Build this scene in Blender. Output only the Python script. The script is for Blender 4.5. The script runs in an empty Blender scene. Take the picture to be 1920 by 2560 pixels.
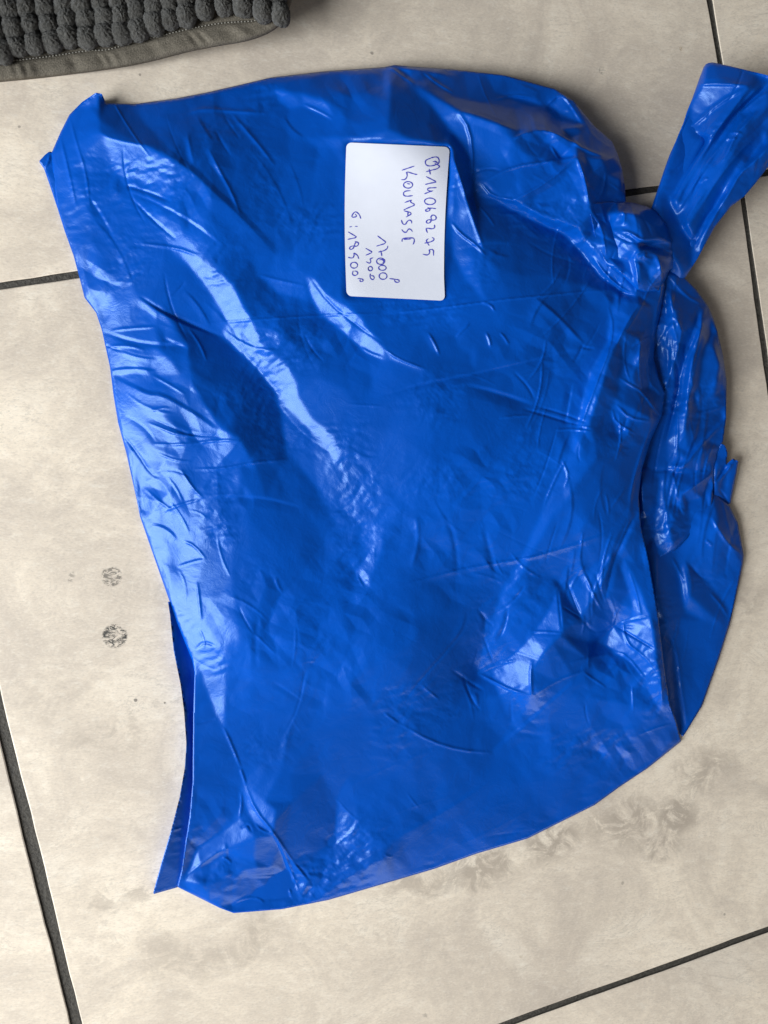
import bpy, math, random
import numpy as np
from mathutils import Matrix, Vector

# ------------------------------------------------------------------ camera
# photograph is 1920 x 2560; lens and pose were solved from the tile joints
F, CX, CY, TS = 2050.0, 960.0, 1280.0, 0.5
rv = np.array([0.08630511, -0.20672124, -0.20534272])
tv = np.array([-0.50938652, -0.21579321, 0.84613532])
th = np.linalg.norm(rv); k = rv / th
K = np.array([[0, -k[2], k[1]], [k[2], 0, -k[0]], [-k[1], k[0], 0]])
R = np.eye(3) + math.sin(th) * K + (1 - math.cos(th)) * K @ K
C0 = -R.T @ tv
Dg = np.diag([1.0, -1.0, -1.0])
up = Dg @ R.T @ np.array([0, -1.0, 0])
a = math.pi / 2 - math.atan2(up[1], up[0])
Rz = np.array([[math.cos(a), -math.sin(a), 0], [math.sin(a), math.cos(a), 0], [0, 0, 1]])
CAM = np.array([0.0, 0.0, -C0[2] * TS])
RC = Rz @ Dg @ R.T                      # camera (x right, y down, z forward) to world
M3 = RC @ np.diag([1.0, -1.0, -1.0])

sc = bpy.context.scene
cd = bpy.data.cameras.new('camera'); cam = bpy.data.objects.new('camera', cd)
sc.collection.objects.link(cam); sc.camera = cam
cam.matrix_world = Matrix.Translation(Vector(CAM)) @ Matrix(M3.tolist()).to_4x4()
cd.sensor_fit = 'VERTICAL'; cd.sensor_height = 24.0; cd.lens = F / 2560 * 24.0
cd.clip_start = 0.01; cd.clip_end = 50

# ------------------------------------------------------------------ light: a room lit by a window, with an added warm fill
w = bpy.data.worlds.new("World"); sc.world = w; w.use_nodes = True
bg = w.node_tree.nodes['Background']
bg.inputs[0].default_value = (0.74, 0.79, 0.86, 1); bg.inputs[1].default_value = 0.10
def area(name, loc, target, sx, sy, power, col):
    l = bpy.data.lights.new(name, 'AREA'); l.shape = 'RECTANGLE'; l.size = sx; l.size_y = sy
    l.energy = power; l.color = col
    o = bpy.data.objects.new(name, l); sc.collection.objects.link(o)
    o.location = loc
    o.rotation_euler = (Vector(target) - Vector(loc)).to_track_quat('-Z', 'Z').to_euler()
    return o
KEY = np.array([-1.30, -0.52, 0.82])
area('window_light', KEY, (0, 0, 0), 1.3, 0.8, 64, (0.90, 0.96, 1.0))
area('warm_fill', (0.75, -2.0, 0.62), (0.1, -0.2, 0), 1.5, 0.7, 12, (1.0, 0.92, 0.80))  # fill lamp added to brighten and warm the lower part of the floor
sc.view_settings.view_transform = 'Standard'; sc.view_settings.look = 'None'
sc.view_settings.exposure = 0.0; sc.view_settings.gamma = 1.0

# ------------------------------------------------------------------ helpers
def rays(u, v):
    u = np.asarray(u, float); v = np.asarray(v, float)
    d = np.stack([(u - CX) / F, (v - CY) / F, np.ones_like(u)], -1) @ RC.T
    return d[..., 0] / -d[..., 2], d[..., 1] / -d[..., 2]      # dx, dy per metre of drop
def W(u, v, z):
    dx, dy = rays(u, v); z = np.asarray(z, float)
    t = CAM[2] - z
    return np.stack([CAM[0] + t * dx, CAM[1] + t * dy, z + 0 * t * dx], -1)
REG = {0: (0, 0, 1), 1: (0, 0, 1.728), 2: (960, 0, 1.728), 3: (0, 640, 1.728), 4: (960, 640, 1.728),
       5: (0, 1280, 1.728), 6: (960, 1280, 1.728), 7: (0, 1920, 1.728), 8: (960, 1920, 1.728),
       'L': (840, 330, 5.028), 'M': (0, 0, 2.183), 'H': (1500, 130, 3.686), 'G': (1600, 1000, 2.456), 'K': (1200, 250, 2.304)}
def reg(r, pts):
    ox, oy, s = REG[r]
    return [(ox + p[0] / s, oy + p[1] / s) + tuple(p[2:]) for p in pts]

def link(name, verts, faces, mat, parent=None, smooth=True, loc=None):
    me = bpy.data.meshes.new(name)
    verts = np.asarray(verts, np.float32)
    if isinstance(faces, np.ndarray):
        n = faces.shape[1]
        me.vertices.add(len(verts)); me.vertices.foreach_set('co', verts.ravel())
        me.loops.add(faces.size); me.loops.foreach_set('vertex_index', faces.ravel().astype(np.int32))
        me.polygons.add(len(faces))
        me.polygons.foreach_set('loop_start', (np.arange(len(faces)) * n).astype(np.int32))
        me.update(calc_edges=True); me.validate()
    else:
        me.from_pydata(verts.tolist(), [], faces)
    if smooth: me.polygons.foreach_set('use_smooth', [True] * len(me.polygons))
    if mat: me.materials.append(mat)
    o = bpy.data.objects.new(name, me); sc.collection.objects.link(o)
    if parent: o.parent = parent
    if loc is not None: o.location = loc
    return o

# ---- noise on arrays
def hash2(i, j, s):
    x = np.sin(i * 127.1 + j * 311.7 + s * 74.7) * 43758.5453
    return x - np.floor(x)
def facet_noise(x, y, s):          # continuous, piecewise flat: reads as crumpled film
    sk = (x + y) * 0.3660254
    xs, ys = x + sk, y + sk
    i, j = np.floor(xs), np.floor(ys); fx, fy = xs - i, ys - j
    a0 = hash2(i, j, s); a3 = hash2(i + 1, j + 1, s)
    a1 = hash2(i + 1, j, s); a2 = hash2(i, j + 1, s)
    lo = fx > fy
    return np.where(lo, a0 + fx * (a1 - a0) + fy * (a3 - a1), a0 + fy * (a2 - a0) + fx * (a3 - a2)) - 0.5
def soft_noise(x, y, s):
    i, j = np.floor(x), np.floor(y); fx, fy = x - i, y - j
    fx = fx * fx * fx * (fx * (fx * 6 - 15) + 10); fy = fy * fy * fy * (fy * (fy * 6 - 15) + 10)
    a0, a1, a2, a3 = hash2(i, j, s), hash2(i + 1, j, s), hash2(i, j + 1, s), hash2(i + 1, j + 1, s)
    return (a0 * (1 - fx) + a1 * fx) * (1 - fy) + (a2 * (1 - fx) + a3 * fx) * fy - 0.5
def blur(m, r):
    if r <= 0: return m
    n = max(1, int(round(r)))
    for _ in range(2):
        for ax in (0, 1):
            p = np.concatenate([np.repeat(np.take(m, [0], ax), n + 1, ax), m, np.repeat(np.take(m, [-1], ax), n, ax)], ax)
            c = np.cumsum(p, ax)
            L = m.shape[ax]
            m = (np.take(c, np.arange(2 * n + 1, 2 * n + 1 + L), ax) - np.take(c, np.arange(0, L), ax)) / (2 * n + 1)
    return m
def inside(px, py, poly):
    c = np.zeros(px.shape, bool); n = len(poly)
    for i in range(n):
        x0, y0 = poly[i][:2]; x1, y1 = poly[(i + 1) % n][:2]
        if y0 == y1: continue
        t = ((y0 > py) != (y1 > py)) & (px < (x1 - x0) * (py - y0) / (y1 - y0) + x0)
        c ^= t
    return c
def chaikin(pts, n=1, closed=False):
    p = np.array([q[:2] for q in pts], float)
    for _ in range(n):
        q = np.roll(p, -1, 0)
        a_, b_ = p * .75 + q * .25, p * .25 + q * .75
        s = np.stack([a_, b_], 1).reshape(-1, 2)
        if not closed: s = np.concatenate([p[:1], s[:-2], p[-1:]])
        p = s
    return p
def seg_dist(px, py, poly, closed):
    """nearest distance, arc parameter, side and segment of a polyline"""
    best = np.full(px.shape, 1e9); par = np.zeros(px.shape); side = np.zeros(px.shape)
    nx = np.zeros(px.shape); ny = np.zeros(px.shape); zz = np.zeros(px.shape)
    n = len(poly); L = 0.0
    for i in range(n if closed else n - 1):
        p, q = poly[i], poly[(i + 1) % n]
        dx, dy = q[0] - p[0], q[1] - p[1]; l2 = dx * dx + dy * dy
        if l2 < 1e-9: continue
        t = np.clip(((px - p[0]) * dx + (py - p[1]) * dy) / l2, 0, 1)
        qx, qy = p[0] + t * dx, p[1] + t * dy
        d = np.hypot(px - qx, py - qy); m = d < best
        best[m] = d[m]; par[m] = (L + t * math.sqrt(l2))[m]
        side[m] = np.sign((px - p[0]) * dy - (py - p[1]) * dx)[m]
        nx[m] = qx[m]; ny[m] = qy[m]
        if len(p) > 2: zz[m] = (p[2] + t * (q[2] - p[2]))[m]
        L += math.sqrt(l2)
    return best, par / max(L, 1e-9), side, nx, ny, zz

def gspec(u, v, z, light=KEY):
    """world slope that would mirror the window into the lens at this point"""
    P = W(u, v, z)
    a_ = CAM - P; a_ /= np.linalg.norm(a_, axis=-1, keepdims=True)
    b_ = light - P; b_ /= np.linalg.norm(b_, axis=-1, keepdims=True)
    h = a_ + b_
    return -h[..., 0] / h[..., 2], -h[..., 1] / h[..., 2]

def cg(mask, hb, gu, gv, wt, lam, h0, x, iters):
    """least squares height from a slope field, fixed outside the mask"""
    we = 0.5 * (wt[:, 1:] + wt[:, :-1]); ws = 0.5 * (wt[1:] + wt[:-1])
    me = mask[:, 1:] | mask[:, :-1]; ms = mask[1:] | mask[:-1]
    we = we * me; ws = ws * ms
    def AT(e, s):
        r = np.zeros_like(x); r[:, 1:] += e; r[:, :-1] -= e; r[1:] += s; r[:-1] -= s; return r
    def A(h): return AT(we * (h[:, 1:] - h[:, :-1]), ws * (h[1:] - h[:-1])) + lam * h
    rhs = AT(we * gu, ws * gv) + lam * h0
    x = np.where(mask, x, hb)
    dg = np.zeros_like(x); dg[:, 1:] += we; dg[:, :-1] += we; dg[1:] += ws; dg[:-1] += ws; dg += lam + 1e-12
    r = (rhs - A(x)) * mask; z = r / dg; p = z.copy(); rz = (r * z).sum()
    for _ in range(iters):
        Ap = A(p) * mask; al = rz / ((p * Ap).sum() + 1e-30)
        x = x + al * p; r = r - al * Ap; z = r / dg; rn = (r * z).sum()
        if rn < 1e-14: break
        p = z + (rn / rz) * p; rz = rn
    return x
def up2(a, shape):
    b = np.repeat(np.repeat(a, 2, 0), 2, 1)
    b = np.pad(b, ((0, max(0, shape[0] - b.shape[0])), (0, max(0, shape[1] - b.shape[1]))), mode='edge')[:shape[0], :shape[1]]
    return blur(b, 1)

class Film:
    """one layer of plastic film: a height field inside an outline"""
    def __init__(s, outline, puff, step=2.5, smooth_outline=1, expo=0.6):
        s.out = outline
        xs = [p[0] for p in outline]; ys = [p[1] for p in outline]
        s.st = step
        s.x0, s.y0 = min(xs) - 4 * step, min(ys) - 4 * step
        nx = int((max(xs) - s.x0) / step) + 6; ny = int((max(ys) - s.y0) / step) + 6
        s.U, s.V = np.meshgrid(s.x0 + step * np.arange(nx), s.y0 + step * np.arange(ny))
        s.mask = inside(s.U, s.V, outline)
        # edge heights spread out from the outline
        c = 6
        d, _, _, _, _, zc = seg_dist(s.U[::c, ::c], s.V[::c, ::c], outline, True)
        ii = np.arange(ny) / c; jj = np.arange(nx) / c
        i0 = np.minimum(ii.astype(int), zc.shape[0] - 2); j0 = np.minimum(jj.astype(int), zc.shape[1] - 2)
        fi = np.clip(ii - i0, 0, 1)[:, None]; fj = np.clip(jj - j0, 0, 1)[None]
        q = lambda a: (a[i0][:, j0] * (1 - fi) * (1 - fj) + a[i0 + 1][:, j0] * fi * (1 - fj) + a[i0][:, j0 + 1] * (1 - fi) * fj + a[i0 + 1][:, j0 + 1] * fi * fj)
        cm = s.mask[::c, ::c]; hx = zc.copy()
        for nit in (900,):
            for _ in range(nit):
                av = hx.copy(); av[1:-1, 1:-1] = 0.25 * (hx[:-2, 1:-1] + hx[2:, 1:-1] + hx[1:-1, :-2] + hx[1:-1, 2:])
                hx = np.where(cm, hx + 1.0 * (av - hx), zc)
        s.hb = q(hx) / 1000
        s.dist = q(d)
        s.pts = puff; s.expo = expo
        s.base()
        s.tmap = np.zeros_like(s.h0); s.wmap = np.full_like(s.h0, 1.0)
        s.cr = np.ones_like(s.h0); s.lines = []; s.pins = []
    def base(s):
        # coarse inflated pillow through the given height points (harmonic)
        c = 8
        m = s.mask[::c, ::c]; hb = s.hb[::c, ::c]; U, V = s.U[::c, ::c], s.V[::c, ::c]
        z = np.zeros_like(hb)
        p = cg(m, z, z[:, 1:], z[1:], z + 1, 0.0, z, z.copy(), 1) * 0
        one = z + 1
        we_h = one * 1.0
        # poisson: constant load
        x = z.copy()
        rhs_g = 1.0
        lap_rhs = np.where(m, rhs_g, 0)
        def A(h):
            r = 4 * h
            r[1:] -= h[:-1]; r[:-1] -= h[1:]; r[:, 1:] -= h[:, :-1]; r[:, :-1] -= h[:, 1:]
            return r * m
        r = lap_rhs - A(x); q = r.copy(); rr = (r * r).sum()
        for _ in range(400):
            Aq = A(q); al = rr / ((q * Aq).sum() + 1e-30); x += al * q; r -= al * Aq; rn = (r * r).sum()
            if rn < 1e-8: break
            q = r + rn / rr * q; rr = rn
        x = np.maximum(x, 0) ** s.expo; x /= x.max()
        # modulate by gaussian-weighted height points
        num = np.zeros_like(x); den = np.zeros_like(x) + 1e-9
        for (a, b, hh) in s.pts:
            g = 1.0 / (((U - a) ** 2 + (V - b) ** 2) / 150.0 ** 2 + 0.15) ** 1.5
            num += g * hh; den += g
        # local amplitude so that points get about their height
        tgt = num / den / 1000
        lo = x.copy()
        t = np.clip(x / 0.55, 0, 1)
        t = t ** 0.8
        hh = hb * (1 - t) + tgt * t
        hh = blur(hh, 1)
        ny, nx = s.mask.shape
        for sh in ((-(-ny // 4), -(-nx // 4)), (-(-ny // 2), -(-nx // 2)), (ny, nx)): hh = up2(hh, sh)
        s.h0 = np.where(s.mask, hh, s.hb)
    def poly(s, r, t, pts, soft=3.0, w=25.0, n=1, tilt=None):
        p = chaikin(reg(r, pts), 0 if soft < 10 else n, True)
        if soft < 10: s.lines.append((reg(r, pts), True))
        pad = soft * 3 + 10
        j0 = max(0, int((p[:, 0].min() - pad - s.x0) / s.st)); j1 = int((p[:, 0].max() + pad - s.x0) / s.st) + 1
        i0 = max(0, int((p[:, 1].min() - pad - s.y0) / s.st)); i1 = int((p[:, 1].max() + pad - s.y0) / s.st) + 1
        sl = (slice(i0, i1), slice(j0, j1))
        if s.U[sl].size == 0: return
        m = blur(inside(s.U[sl], s.V[sl], p).astype(float), 0 if soft < 10 else soft / s.st)
        s.tmap[sl] = s.tmap[sl] * (1 - m) + t * m
        s.wmap[sl] = s.wmap[sl] * (1 - m) + w * m
    def pin(s, r, *lines):
        for pts in lines:
            q = reg(r, pts); s.pins.append(q); s.lines.append((q, False))
    def crumple(s, r, amt, pts, soft=30):
        p = reg(r, pts)
        m = blur(inside(s.U, s.V, p).astype(float), soft / s.st)
        s.cr = s.cr * (1 - m) + amt * m
    fill = 75.0; stiff = 4.0; pinw = 60.0
    def hard_edges(s, ov, ed):
        """edges that lie along a traced fold"""
        keys = list(ed.keys()); k_ = np.array(keys)
        mid = (ov[k_[:, 0]] + ov[k_[:, 1]]) / 2; dr = ov[k_[:, 1]] - ov[k_[:, 0]]
        dr /= np.linalg.norm(dr, axis=1)[:, None] + 1e-9
        on = np.zeros(len(keys), bool)
        for pts, closed in s.lines:
            n_ = len(pts)
            for i in range(n_ if closed else n_ - 1):
                p = np.array(pts[i][:2]); q = np.array(pts[(i + 1) % n_][:2]); d = q - p; l2 = d @ d
                if l2 < 1: continue
                t = np.clip(((mid - p) @ d) / l2, 0, 1)
                e = np.hypot(*(mid - p - t[:, None] * d).T)
                on |= (e < 2.0) & (np.abs(dr @ d) / math.sqrt(l2) > 0.96)
        return {k for k, o in zip(keys, on) if o}
    def solve(s, lam=5e-5, noise=1.0, seed=1, edge_t=0.0):
        h = s.h0
        gx, gy = gspec(s.U, s.V, h)
        dx, dy = rays(s.U, s.V)
        Dz = CAM[2] - h
        dxu = np.gradient(dx, axis=1); dyu = np.gradient(dy, axis=1)
        dxv = np.gradient(dx, axis=0); dyv = np.gradient(dy, axis=0)
        su = Dz * (gx * dxu + gy * dyu) / (1 + gx * dx + gy * dy)
        sv = Dz * (gx * dxv + gy * dyv) / (1 + gx * dx + gy * dy)
        bu = np.gradient(h, axis=1); bv = np.gradient(h, axis=0)
        t = s.tmap
        t = np.where(t < 0, t * 2.3, t); ta = np.clip(np.abs(t), 0, 1)
        gu = bu * (1 - ta) + su * t; gv = bv * (1 - ta) + sv * t
        guf = 0.5 * (gu[:, 1:] + gu[:, :-1]); gvf = 0.5 * (gv[1:] + gv[:-1])
        # --- facets: a constrained triangulation along the traced folds, heights fitted to the wanted slopes
        from mathutils.geometry import delaunay_2d_cdt
        vs, es = [], []
        def add(pts, closed, maxlen=60):
            n_ = len(pts); b0 = len(vs); ids = []
            for i in range(n_ if closed else n_ - 1):
                p, q = pts[i], pts[(i + 1) % n_]
                L_ = math.hypot(q[0] - p[0], q[1] - p[1]); m_ = max(1, int(math.ceil(L_ / maxlen)))
                for j in range(m_):
                    t_ = j / m_; vs.append(Vector((p[0] + (q[0] - p[0]) * t_, p[1] + (q[1] - p[1]) * t_)))
            if not closed: vs.append(Vector(pts[-1][:2]))
            k_ = len(vs) - b0
            for i in range(k_ if closed else k_ - 1): es.append((b0 + i, b0 + (i + 1) % k_))
        out2 = [p[:2] for p in s.out]
        add(out2, True, 30)
        cen_ = np.mean(np.array(out2), 0)
        def keep(p):
            i = int(round((p[1] - s.y0) / s.st)); j = int(round((p[0] - s.x0) / s.st))
            return 0 <= i < s.mask.shape[0] and 0 <= j < s.mask.shape[1] and s.mask[i, j] and s.dist[i, j] > 3
        for pts, closed in s.lines:
            seq = [p[:2] for p in pts]
            if closed: seq = seq + [seq[0]]
            for p, q in zip(seq[:-1], seq[1:]):
                if keep(p) and keep(q): add([p, q], False, 45)
        rr = random.Random(seed); sp = s.fill
        yy = s.y0
        while yy < s.V[-1, 0]:
            xx = s.x0
            while xx < s.U[0, -1]:
                p = (xx + rr.uniform(-.45, .45) * sp, yy + rr.uniform(-.45, .45) * sp)
                if keep(p): vs.append(Vector(p))
                xx += sp
            yy += sp
        ov, oe, of, _, oev, _ = delaunay_2d_cdt(vs, es, [], 0, 2.0)
        ov = np.array([tuple(v) for v in ov]); of = np.array([tuple(f) for f in of if len(f) == 3])
        A_, B_, C_ = ov[of[:, 0]], ov[of[:, 1]], ov[of[:, 2]]
        det = (B_[:, 0] - A_[:, 0]) * (C_[:, 1] - A_[:, 1]) - (C_[:, 0] - A_[:, 0]) * (B_[:, 1] - A_[:, 1])
        cc = (A_ + B_ + C_) / 3
        ok = (np.abs(det) > 0.5) & inside(cc[:, 0], cc[:, 1], out2)
        of, A_, B_, C_, det, cc = of[ok], A_[ok], B_[ok], C_[ok], det[ok], cc[ok]
        # gradient rows
        gxr = np.stack([B_[:, 1] - C_[:, 1], C_[:, 1] - A_[:, 1], A_[:, 1] - B_[:, 1]], 1) / det[:, None]
        gyr = np.stack([C_[:, 0] - B_[:, 0], A_[:, 0] - C_[:, 0], B_[:, 0] - A_[:, 0]], 1) / det[:, None]
        ar = np.abs(det) / 2
        tu = s.sample(cc[:, 0], cc[:, 1], gu) / s.st; tvv = s.sample(cc[:, 0], cc[:, 1], gv) / s.st
        ww = s.sample(cc[:, 0], cc[:, 1], s.wmap) * ar
        N = len(ov); Mx = np.zeros((N, N)); rh = np.zeros(N)
        for i in range(3):
            np.add.at(rh, of[:, i], ww * (gxr[:, i] * tu + gyr[:, i] * tvv))
            for j in range(3): np.add.at(Mx, (of[:, i], of[:, j]), ww * (gxr[:, i] * gxr[:, j] + gyr[:, i] * gyr[:, j]))
        # neighbouring facets share a plane unless a fold runs between them
        from collections import defaultdict
        ed = defaultdict(list)
        for fi, f in enumerate(of):
            for i in range(3):
                a_, b_ = int(f[i]), int(f[(i + 1) % 3]); ed[(min(a_, b_), max(a_, b_))].append(fi)
        hard = s.hard_edges(ov, ed)
        for (a_, b_), fl in ed.items():
            if len(fl) != 2: continue
            kb = (0.02 if (a_, b_) in hard else 0.5) * s.stiff * (ar[fl[0]] + ar[fl[1]])
            for gr in (gxr, gyr):
                idx_ = list(of[fl[0]]) + list(of[fl[1]]); co = np.array(list(gr[fl[0]]) + list(-gr[fl[1]]))
                for x_, cx_ in zip(idx_, co):
                    for y_, cy_ in zip(idx_, co): Mx[x_, y_] += kb * cx_ * cy_
        h0v = s.sample(ov[:, 0], ov[:, 1], s.h0)
        va = np.zeros(N); np.add.at(va, of.ravel(), np.repeat(ar / 3, 3))
        lm = lam * 0.16 * va; Mx[np.arange(N), np.arange(N)] += lm + 1e-9; rh += lm * h0v + 1e-9 * h0v
        dd, _, _, _, _, zz = seg_dist(ov[:, 0], ov[:, 1], s.out, True)
        fx = dd < 1.5
        big = 1e6 * np.median(np.diag(Mx))
        Mx[fx, fx] += big; rh[fx] += big * zz[fx] / 1000
        for q_ in s.pins:
            dd, _, _, _, _, zz = seg_dist(ov[:, 0], ov[:, 1], q_, False)
            fx = (dd < 2.5) & (s.sample(ov[:, 0], ov[:, 1], s.dist) > 4)
            Mx[fx, fx] += s.pinw; rh[fx] += s.pinw * zz[fx] / 1000
        hv = np.linalg.solve(Mx, rh)
        x = s.hb.copy()
        for k_ in range(len(of)):
            a_, b_, c_ = A_[k_], B_[k_], C_[k_]
            j0 = int(math.floor((min(a_[0], b_[0], c_[0]) - s.x0) / s.st)); j1 = int(math.ceil((max(a_[0], b_[0], c_[0]) - s.x0) / s.st)) + 1
            i0 = int(math.floor((min(a_[1], b_[1], c_[1]) - s.y0) / s.st)); i1 = int(math.ceil((max(a_[1], b_[1], c_[1]) - s.y0) / s.st)) + 1
            uu, vv = s.U[i0:i1, j0:j1] - a_[0], s.V[i0:i1, j0:j1] - a_[1]
            bx, by, cx_, cy_ = b_[0] - a_[0], b_[1] - a_[1], c_[0] - a_[0], c_[1] - a_[1]
            p_ = (uu * cy_ - vv * cx_) / det[k_]; q_ = (vv * bx - uu * by) / det[k_]
            m_ = (p_ > -1e-6) & (q_ > -1e-6) & (p_ + q_ < 1 + 1e-6)
            f = of[k_]
            val = hv[f[0]] + p_ * (hv[f[1]] - hv[f[0]]) + q_ * (hv[f[2]] - hv[f[0]])
            sub = x[i0:i1, j0:j1]; sub[m_] = val[m_]
        x = np.where(s.mask, x, s.hb)
        sharp = np.clip((s.cr - 0.8) / 0.6, 0, 1)
        x = blur(x, 2) * (1 - sharp) + blur(x, 1) * sharp
        e_ = np.clip(s.dist / 6, 0, 1); x = x * e_ + s.hb * (1 - e_)
        s.h = x
        # crumple
        U, V = s.U, s.V
        wx = 30 * soft_noise(U / 140, V / 140, seed) + 10 * soft_noise(U / 45, V / 45, seed + 1)
        wy = 30 * soft_noise(U / 140, V / 140, seed + 2) + 10 * soft_noise(U / 45, V / 45, seed + 3)
        a1 = np.clip(0.25 + 1.6 * soft_noise(U / 170, V / 170, seed + 4) + 0.8 * soft_noise(U / 60, V / 60, seed + 9), 0.08, 1.2)
        a2 = np.clip(0.15 + 2.0 * soft_noise(U / 110, V / 110, seed + 5), 0.04, 1.0)
        def rotd(ang): return ((U + wx) * math.cos(ang) + (V + wy) * math.sin(ang), -(U + wx) * math.sin(ang) + (V + wy) * math.cos(ang))
        p, q = rotd(0.5); n = 3.6e-3 * facet_noise(p / 75, q / 130, seed + 6) * a1
        p, q = rotd(-0.7); n += 1.5e-3 * facet_noise(p / 30, q / 62, seed + 7) * a1
        p, q = rotd(1.2); n += 0.65e-3 * facet_noise(p / 13, q / 24, seed + 8) * a2
        p, q = rotd(2.2); n += 0.17e-3 * facet_noise(p / 7, q / 11, seed + 10) * a2
        fade = np.clip(s.dist / 14, 0, 1)
        s.h = s.h + n * noise * s.cr * fade
    def stroke(s, r, amp, width, pts, kind='t', n=1, taper=0.25):
        p = chaikin(reg(r, pts), n)
        pad = width * 3 + 6
        j0 = max(0, int((p[:, 0].min() - pad - s.x0) / s.st)); j1 = int((p[:, 0].max() + pad - s.x0) / s.st) + 1
        i0 = max(0, int((p[:, 1].min() - pad - s.y0) / s.st)); i1 = int((p[:, 1].max() + pad - s.y0) / s.st) + 1
        sl = (slice(i0, i1), slice(j0, j1))
        if s.U[sl].size == 0: return
        d, t, side, _, _, _ = seg_dist(s.U[sl], s.V[sl], [tuple(q) for q in p], False)
        tp = np.clip(np.minimum(t, 1 - t) / taper, 0, 1) ** 0.7
        if kind == 't': pr = np.clip(1 - d / (1.15 * width), 0, 1) ** 2
        elif kind == 'g': pr = np.exp(-(d / width) ** 2)
        elif kind == 's':                                   # fold: sharp on one side, long on the other
            pr = np.where(side > 0, np.clip(1 - d / width, 0, 1), np.clip(1 - d / (3 * width), 0, 1) ** 1.3)
        fade = np.clip(s.dist[sl] / 8, 0, 1)
        s.h[sl] += amp / 1000 * pr * tp * fade
    def sample(s, u, v, f=None):
        f = s.h if f is None else f
        a_ = (np.asarray(u, float) - s.x0) / s.st; b_ = (np.asarray(v, float) - s.y0) / s.st
        j = np.clip(a_.astype(int), 0, f.shape[1] - 2); i = np.clip(b_.astype(int), 0, f.shape[0] - 2)
        fx, fy = np.clip(a_ - j, 0, 1), np.clip(b_ - i, 0, 1)
        return f[i, j] * (1 - fx) * (1 - fy) + f[i, j + 1] * fx * (1 - fy) + f[i + 1, j] * (1 - fx) * fy + f[i + 1, j + 1] * fx * fy
    def build(s, name, mat, parent, skirt=None, back=None):
        """skirt: height in metres the edge drops to; back: thickness below the edge for free hanging film"""
        ny, nx = s.mask.shape
        m = s.mask.copy()
        u, v = s.U.copy(), s.V.copy(); h = np.maximum(s.h, 0.0006)
        q = m[:-1, :-1] & m[1:, :-1] & m[1:, 1:] & m[:-1, 1:]
        m = np.zeros_like(m); m[:-1, :-1] |= q; m[1:, :-1] |= q; m[1:, 1:] |= q; m[:-1, 1:] |= q
        full = np.zeros_like(m); full[1:-1, 1:-1] = q[:-1, :-1] & q[1:, :-1] & q[1:, 1:] & q[:-1, 1:]
        edge = m & ~full
        d, _, _, qx, qy, qz = seg_dist(u[edge], v[edge], s.out, True)
        ok = d < s.st * 2.6
        uu = u[edge]; vv = v[edge]; hh = h[edge]
        uu[ok] = qx[ok]; vv[ok] = qy[ok]; hh[ok] = qz[ok] / 1000
        u[edge] = uu; v[edge] = vv; h[edge] = hh
        idx = -np.ones(m.shape, int); idx[m] = np.arange(m.sum())
        P = W(u[m], v[m], h[m])
        a_, b_, c_, d_ = idx[:-1, :-1], idx[1:, :-1], idx[1:, 1:], idx[:-1, 1:]
        F4 = np.stack([a_[q], b_[q], c_[q], d_[q]], 1)
        # boundary edges of the quad set
        E = np.concatenate([F4[:, [0, 1]], F4[:, [1, 2]], F4[:, [2, 3]], F4[:, [3, 0]]])
        key = E[:, 0] * 10 ** 7 + E[:, 1]; rev = E[:, 1] * 10 ** 7 + E[:, 0]
        bd = E[~np.isin(key, rev)]
        used = np.unique(bd)
        mp = {}
        lowz = P[used].copy()
        n0 = len(P)
        if back is not None:
            # underside, a shallow mirrored pillow
            Pb = P.copy(); top = P[:, 2]
            hbm = s.hb[m]
            Pb = W(u[m], v[m], np.maximum(hbm - back - 0.35 * (top - hbm), 0.0008))
            P = np.concatenate([P, Pb])
            F2 = F4[:, ::-1] + n0
            sk = np.stack([bd[:, 1], bd[:, 0], bd[:, 0] + n0, bd[:, 1] + n0], 1)
            faces = np.concatenate([F4, F2, sk])
        else:
            z = np.minimum(skirt if skirt is not None else 0.0003, lowz[:, 2] - 0.0002)
            uv_u = u[m][used]; uv_v = v[m][used]
            gy_, gx_ = np.gradient(blur(m.astype(float), 4)); gx_, gy_ = gx_[m][used], gy_[m][used]; gl = np.hypot(gx_, gy_) + 1e-9
            sh_ = np.minimum((lowz[:, 2] - z) * 0.8, 0.006) * 4200        # the film curls back under itself
            wl = W(uv_u + gx_ / gl * sh_, uv_v + gy_ / gl * sh_, z)
            remap = np.zeros(n0, int); remap[used] = np.arange(len(used)) + n0
            P = np.concatenate([P, wl])
            sk = np.stack([bd[:, 1], bd[:, 0], remap[bd[:, 0]], remap[bd[:, 1]]], 1)
            faces = np.concatenate([F4, sk])
        return link(name, P, faces, mat, parent)
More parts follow.
